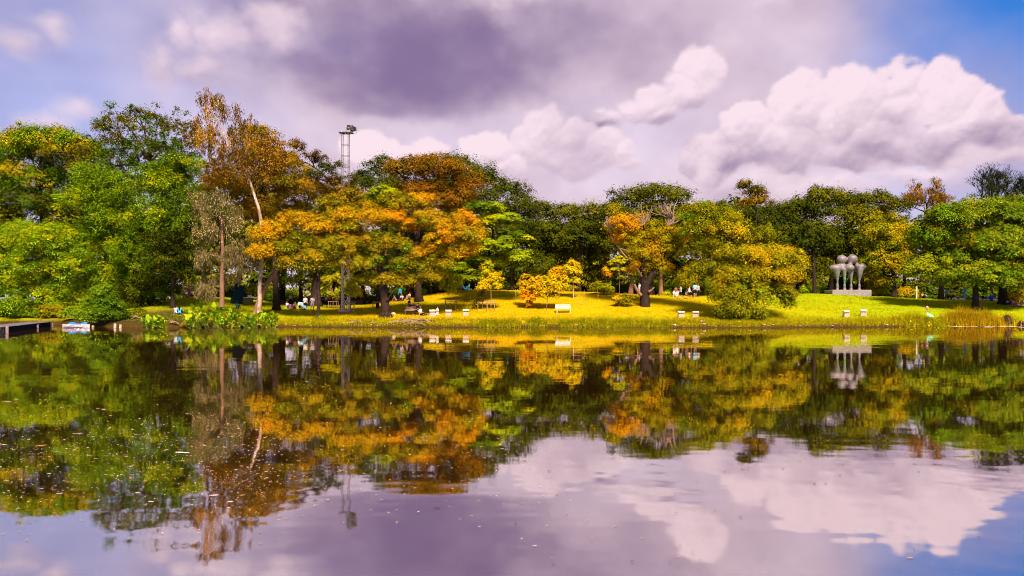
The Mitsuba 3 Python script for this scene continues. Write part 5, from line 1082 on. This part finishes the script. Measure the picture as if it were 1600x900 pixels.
person(295.5, 461, 'hold', (.40, .24, .26), (.22, .14, .18), 'person in muted red standing on the left lawn skyline', 10, Y=99)
person(303, 462, 'sit', WHITE, NAVY, 'person in white sitting right of the muted red standing one', -50)
person(370, 482, 'sit', (.05, .2, .25), BLACK, 'dark haired person in teal half hidden behind the leafy plants', 160, size=.9)
person(448.5, 482, 'sit', (.75, .66, .82), (.16, .07, .30), 'person in white and purple sitting left of the brown shirted one', 70)
person(461, 484, 'sit', (.34, .15, .11), (.22, .11, .09), 'person in brown red shirt crouching in the picnic group', -30, size=1.12)
person(467.5, 482, 'sit', (.72, .56, .58), NAVY, 'person in pale pink sitting left of the blue umbrella', 60)
person(477, 479, 'stand', WHITE, BLACK, 'person in white top and black trousers standing behind the blue umbrella', 30, Y=90)
person(488, 480.5, 'walk', (.78, .74, .78), (.78, .74, .78), 'man all in white with shorts walking towards the pond', 5, shorts=True, Y=89)
person(454, 473, 'stand', (.62, .45, .38), BLACK, 'far person in pale brown in the shade above the picnic group', 0, Y=100, size=.9)
for i, (px, c, ps) in enumerate([(500, (.35, .28, .32), 'bench'), (504.5, BLACK, 'bench'), (509.5, WHITE, 'bench'), (514, (.2, .14, .16), 'bench'), (527, (.6, .52, .55), 'bench'), (531, BLACK, 'bench')]):
    person(px, 0, ps, c, BLACK, ['person in dull mauve sitting on the low wall, leftmost', 'person in black sitting on the low wall', 'person in white sitting on the low wall', 'person in brown sitting on the low wall', 'person in pale grey on the low wall behind the forked sapling', 'person in black on the low wall behind the forked sapling'][i], 10 * (i - 2), Y=100.75, lift=.05)
# bench pair
def on_bench(dx, dy, dz, yaw, pose, shirt, pants, lab, **kw):
    q = np.array(B1.matrix) @ np.array([dx, dy, dz, 1.0]); k = numbered('person'); R = T().translate([float(v) for v in q[:3]]).rotate([0, 0, 1], yaw)
    for nm, shp, col in zip(('body', 'shirt', 'trousers', 'hair'), figure(pose, False, kw.get('long_hair', False), .55), (SKIN, shirt, pants, HAIR)): part(k, nm, {**shp, 'bsdf': cloth(col), 'to_world': R}, None)
    tag(k, lab, 'person')
on_bench(-.45, .30, .93, 70, 'sitout', NAVY, NAVY, 'person in dark clothes perched on the bench back with legs out')
on_bench(.55, .02, -.05, -40, 'bench', BLACK, BLACK, 'woman with long black hair in black sitting on the wooden bench', long_hair=True)
person(657, 492.5, 'sitout', WHITE, BLACK, 'woman in white shirt and black trousers sitting on the grass right of the bench', 55)
person(683.5, 493, 'kneel', WHITE, (.74, .6, .6), 'kneeling woman with ponytail in a white shirt beside the stone seats', -65, long_hair=True)
person(625, 470, 'stand', (.01, .34, .70), NAVY, 'person in vivid blue shirt standing in the shade behind the wooden bench', -20, Y=97)
person(628, 467, 'sit', (.5, .3, .36), BLACK, 'person in dull pink sitting below the vivid blue shirted one', 20, Y=95)
person(640, 466, 'sit', (.62, .42, .42), (.3, .18, .2), 'person in pale pink sitting by the red litter slope', -40, Y=96)
person(620, 468, 'lean', (.16, .10, .16), BLACK, 'person in dark plum reclining left of the dull pink one', 80, Y=96)
person(727, 453, 'lean', BLUE, (.10, .40, .72), 'reclining person in two blues, left one on the mound skyline', 70)
person(733, 452, 'sit', (.10, .36, .70), BLUE, 'sitting person in blue on the mound skyline', -60)
person(711, 453, 'sit', (.03, .03, .02), BLACK, 'dark clothed person sitting in shade left of the blue pair on the mound', 0, Y=104)
person(999, 462, 'walk', (.42, .66, .82), WHITE, 'man in light blue shirt walking behind the thick dark trunk', -60, shorts=True)
person(1053, 464, 'sit', WHITE, WHITE, 'person in white sitting on the grass at the left of the walking group', 40, size=1.05)
person(1059, 463.5, 'sit', WHITE, (.7, .66, .74), 'second person in white sitting beside the walker in pale green', -30, long_hair=True)
person(1056, 462, 'stand', (.30, .10, .06), BLACK, 'dark red clothed person standing behind the two in white', 0, Y=98, size=.75)
person(1063.5, 467, 'walk', (.42, .56, .46), BLACK, 'walker in pale green top and black shorts', -70, shorts=True)
person(1077, 467.5, 'walk', (.70, .54, .58), BLACK, 'walker in pinkish long sleeved top carrying a bag', 75, shorts=True, sleeve=.9)
person(1086, 464.5, 'stand', (.20, .52, .78), NAVY, 'person in light blue top and dark shorts standing with back turned', 175, shorts=True, size=1.1)
person(1091, 464, 'stand', (.45, .32, .34), BLACK, 'person in dull brown standing rightmost in the walking group', 30)
person(1441, 466, 'sit', (.36, .20, .17), BLACK, 'person in brown sitting right of the white post', 30)
person(1446, 466, 'sit', (.20, .46, .68), NAVY, 'person in pale blue sitting right of the brown one by the white post', -40, size=.8)
person(1475, 466.5, 'bend', (.02, .27, .60), WHITE, 'person in blue top and white trousers bending over under the right trees', 60)
person(1481, 466, 'stand', (.30, .30, .30), BLACK, 'person in grey standing beside the bending one', 10, size=.85)
person(1496, 467.5, 'sit', (.62, .30, .24), (.5, .3, .25), 'child in salmon pink sitting on the right lawn', 20, size=.8)
person(1500.5, 468, 'stand', (.16, .62, .04), (.16, .5, .05), 'child in vivid green standing on the right lawn', -10, size=.6)
person(1507.5, 468.5, 'photo', (.03, .36, .74), (.22, .46, .72), 'person in blue with pale hat standing with raised hands on the right lawn', 20, hair=(.72, .66, .66), size=1.1)
person(1518, 468.5, 'sit', (.25, .52, .74), BLUE, 'small person in light blue sitting left of the slim trunk', 10, size=.8)
person(1534, 469, 'lean', (.10, .12, .10), BLACK, 'dark clothed person reclining left of the royal blue one', 80)
person(1549, 470.5, 'sit', (.01, .10, .62), (.02, .05, .3), 'person in royal blue shirt and pale cap sitting with back turned', 160, size=1.15, hair=(.6, .5, .5))
person(1574, 469, 'sit', (.45, .5, .6), NAVY, 'small person in pale grey sitting left of the pink shirted one', 0, size=.7, Y=96)
person(1583, 469, 'sit', (.62, .16, .36), (.3, .1, .25), 'person in pink shirt sitting near the right edge', 30, Y=94)
person(1594, 469, 'lean', (.42, .24, .36), (.36, .22, .32), 'person in mauve reclining at the right edge', -70, Y=94)
# umbrella and bags
u0 = land(473, 484); um = m3.Manifold.revolve(m3.CrossSection([[(0, .33), (.35, .27), (.62, .1), (.72, -.02), (.70, -.03), (.60, .07), (.34, .24), (0, .30)][::-1]]), 16).to_mesh()
RU = T().translate([float(u0[0]) + .1, float(u0[1]) - .2, float(u0[2]) + .48]).rotate([0, 1, 0], 38)
part('umbrella', 'canopy', {**mikit.ply((um.vert_properties[:, :3], um.tri_verts), plain('umbrella_cloth', (.30, .58, .76)), smooth=30), 'to_world': RU}, None)
part('umbrella', 'shaft', {**mikit.ply(MB().tube([[0, 0, -.55], [0, 0, .42]], .015, 6).mesh(), 'grey_metal'), 'to_world': RU}, None)
tag('umbrella', 'pale blue umbrella lying open on the grass in the picnic group', 'umbrella')
bgp = land(1072, 467); m = rbox([.42, .2, .36], .06); m.apply_translation(bgp + [.1, -.05, .62]); part('shoulder_bag', 'bag', m, plain('bag_cloth', (.45, .32, .34)), smooth=True)
part('shoulder_bag', 'strap', MB().tube(curve([bgp + [-.06, -.05, .78], bgp + [.2, 0, 1.3], bgp + [.28, -.05, .78]], 8), .015, 5).mesh(), 'bag_cloth'); tag('shoulder_bag', 'pinkish grey bag carried by the walker in pink', 'bag')
for i, (px, py, w, c, lab) in enumerate([(1503, 469, .75, WHITE, 'white picnic cloth bundle in front of the person in blue'), (1541, 470, .9, (.35, .42, .5), 'grey blue mat left of the royal blue shirted person'), (1556, 470, .5, WHITE, 'white bag right of the royal blue shirted person'), (1530, 469, .5, WHITE, 'white box left of the grey blue mat'), (1491, 467, .4, (.8, .7, .7), 'round white bag left of the salmon pink child')]):
    p = land(px, py); m = rbox([w, .4, .26], .1); m.apply_translation(p + [0, 0, .12]); k = numbered('picnic_bundle'); scene[k] = mikit.ply(m, cloth(c), smooth=True); tag(k, lab, 'bundle')
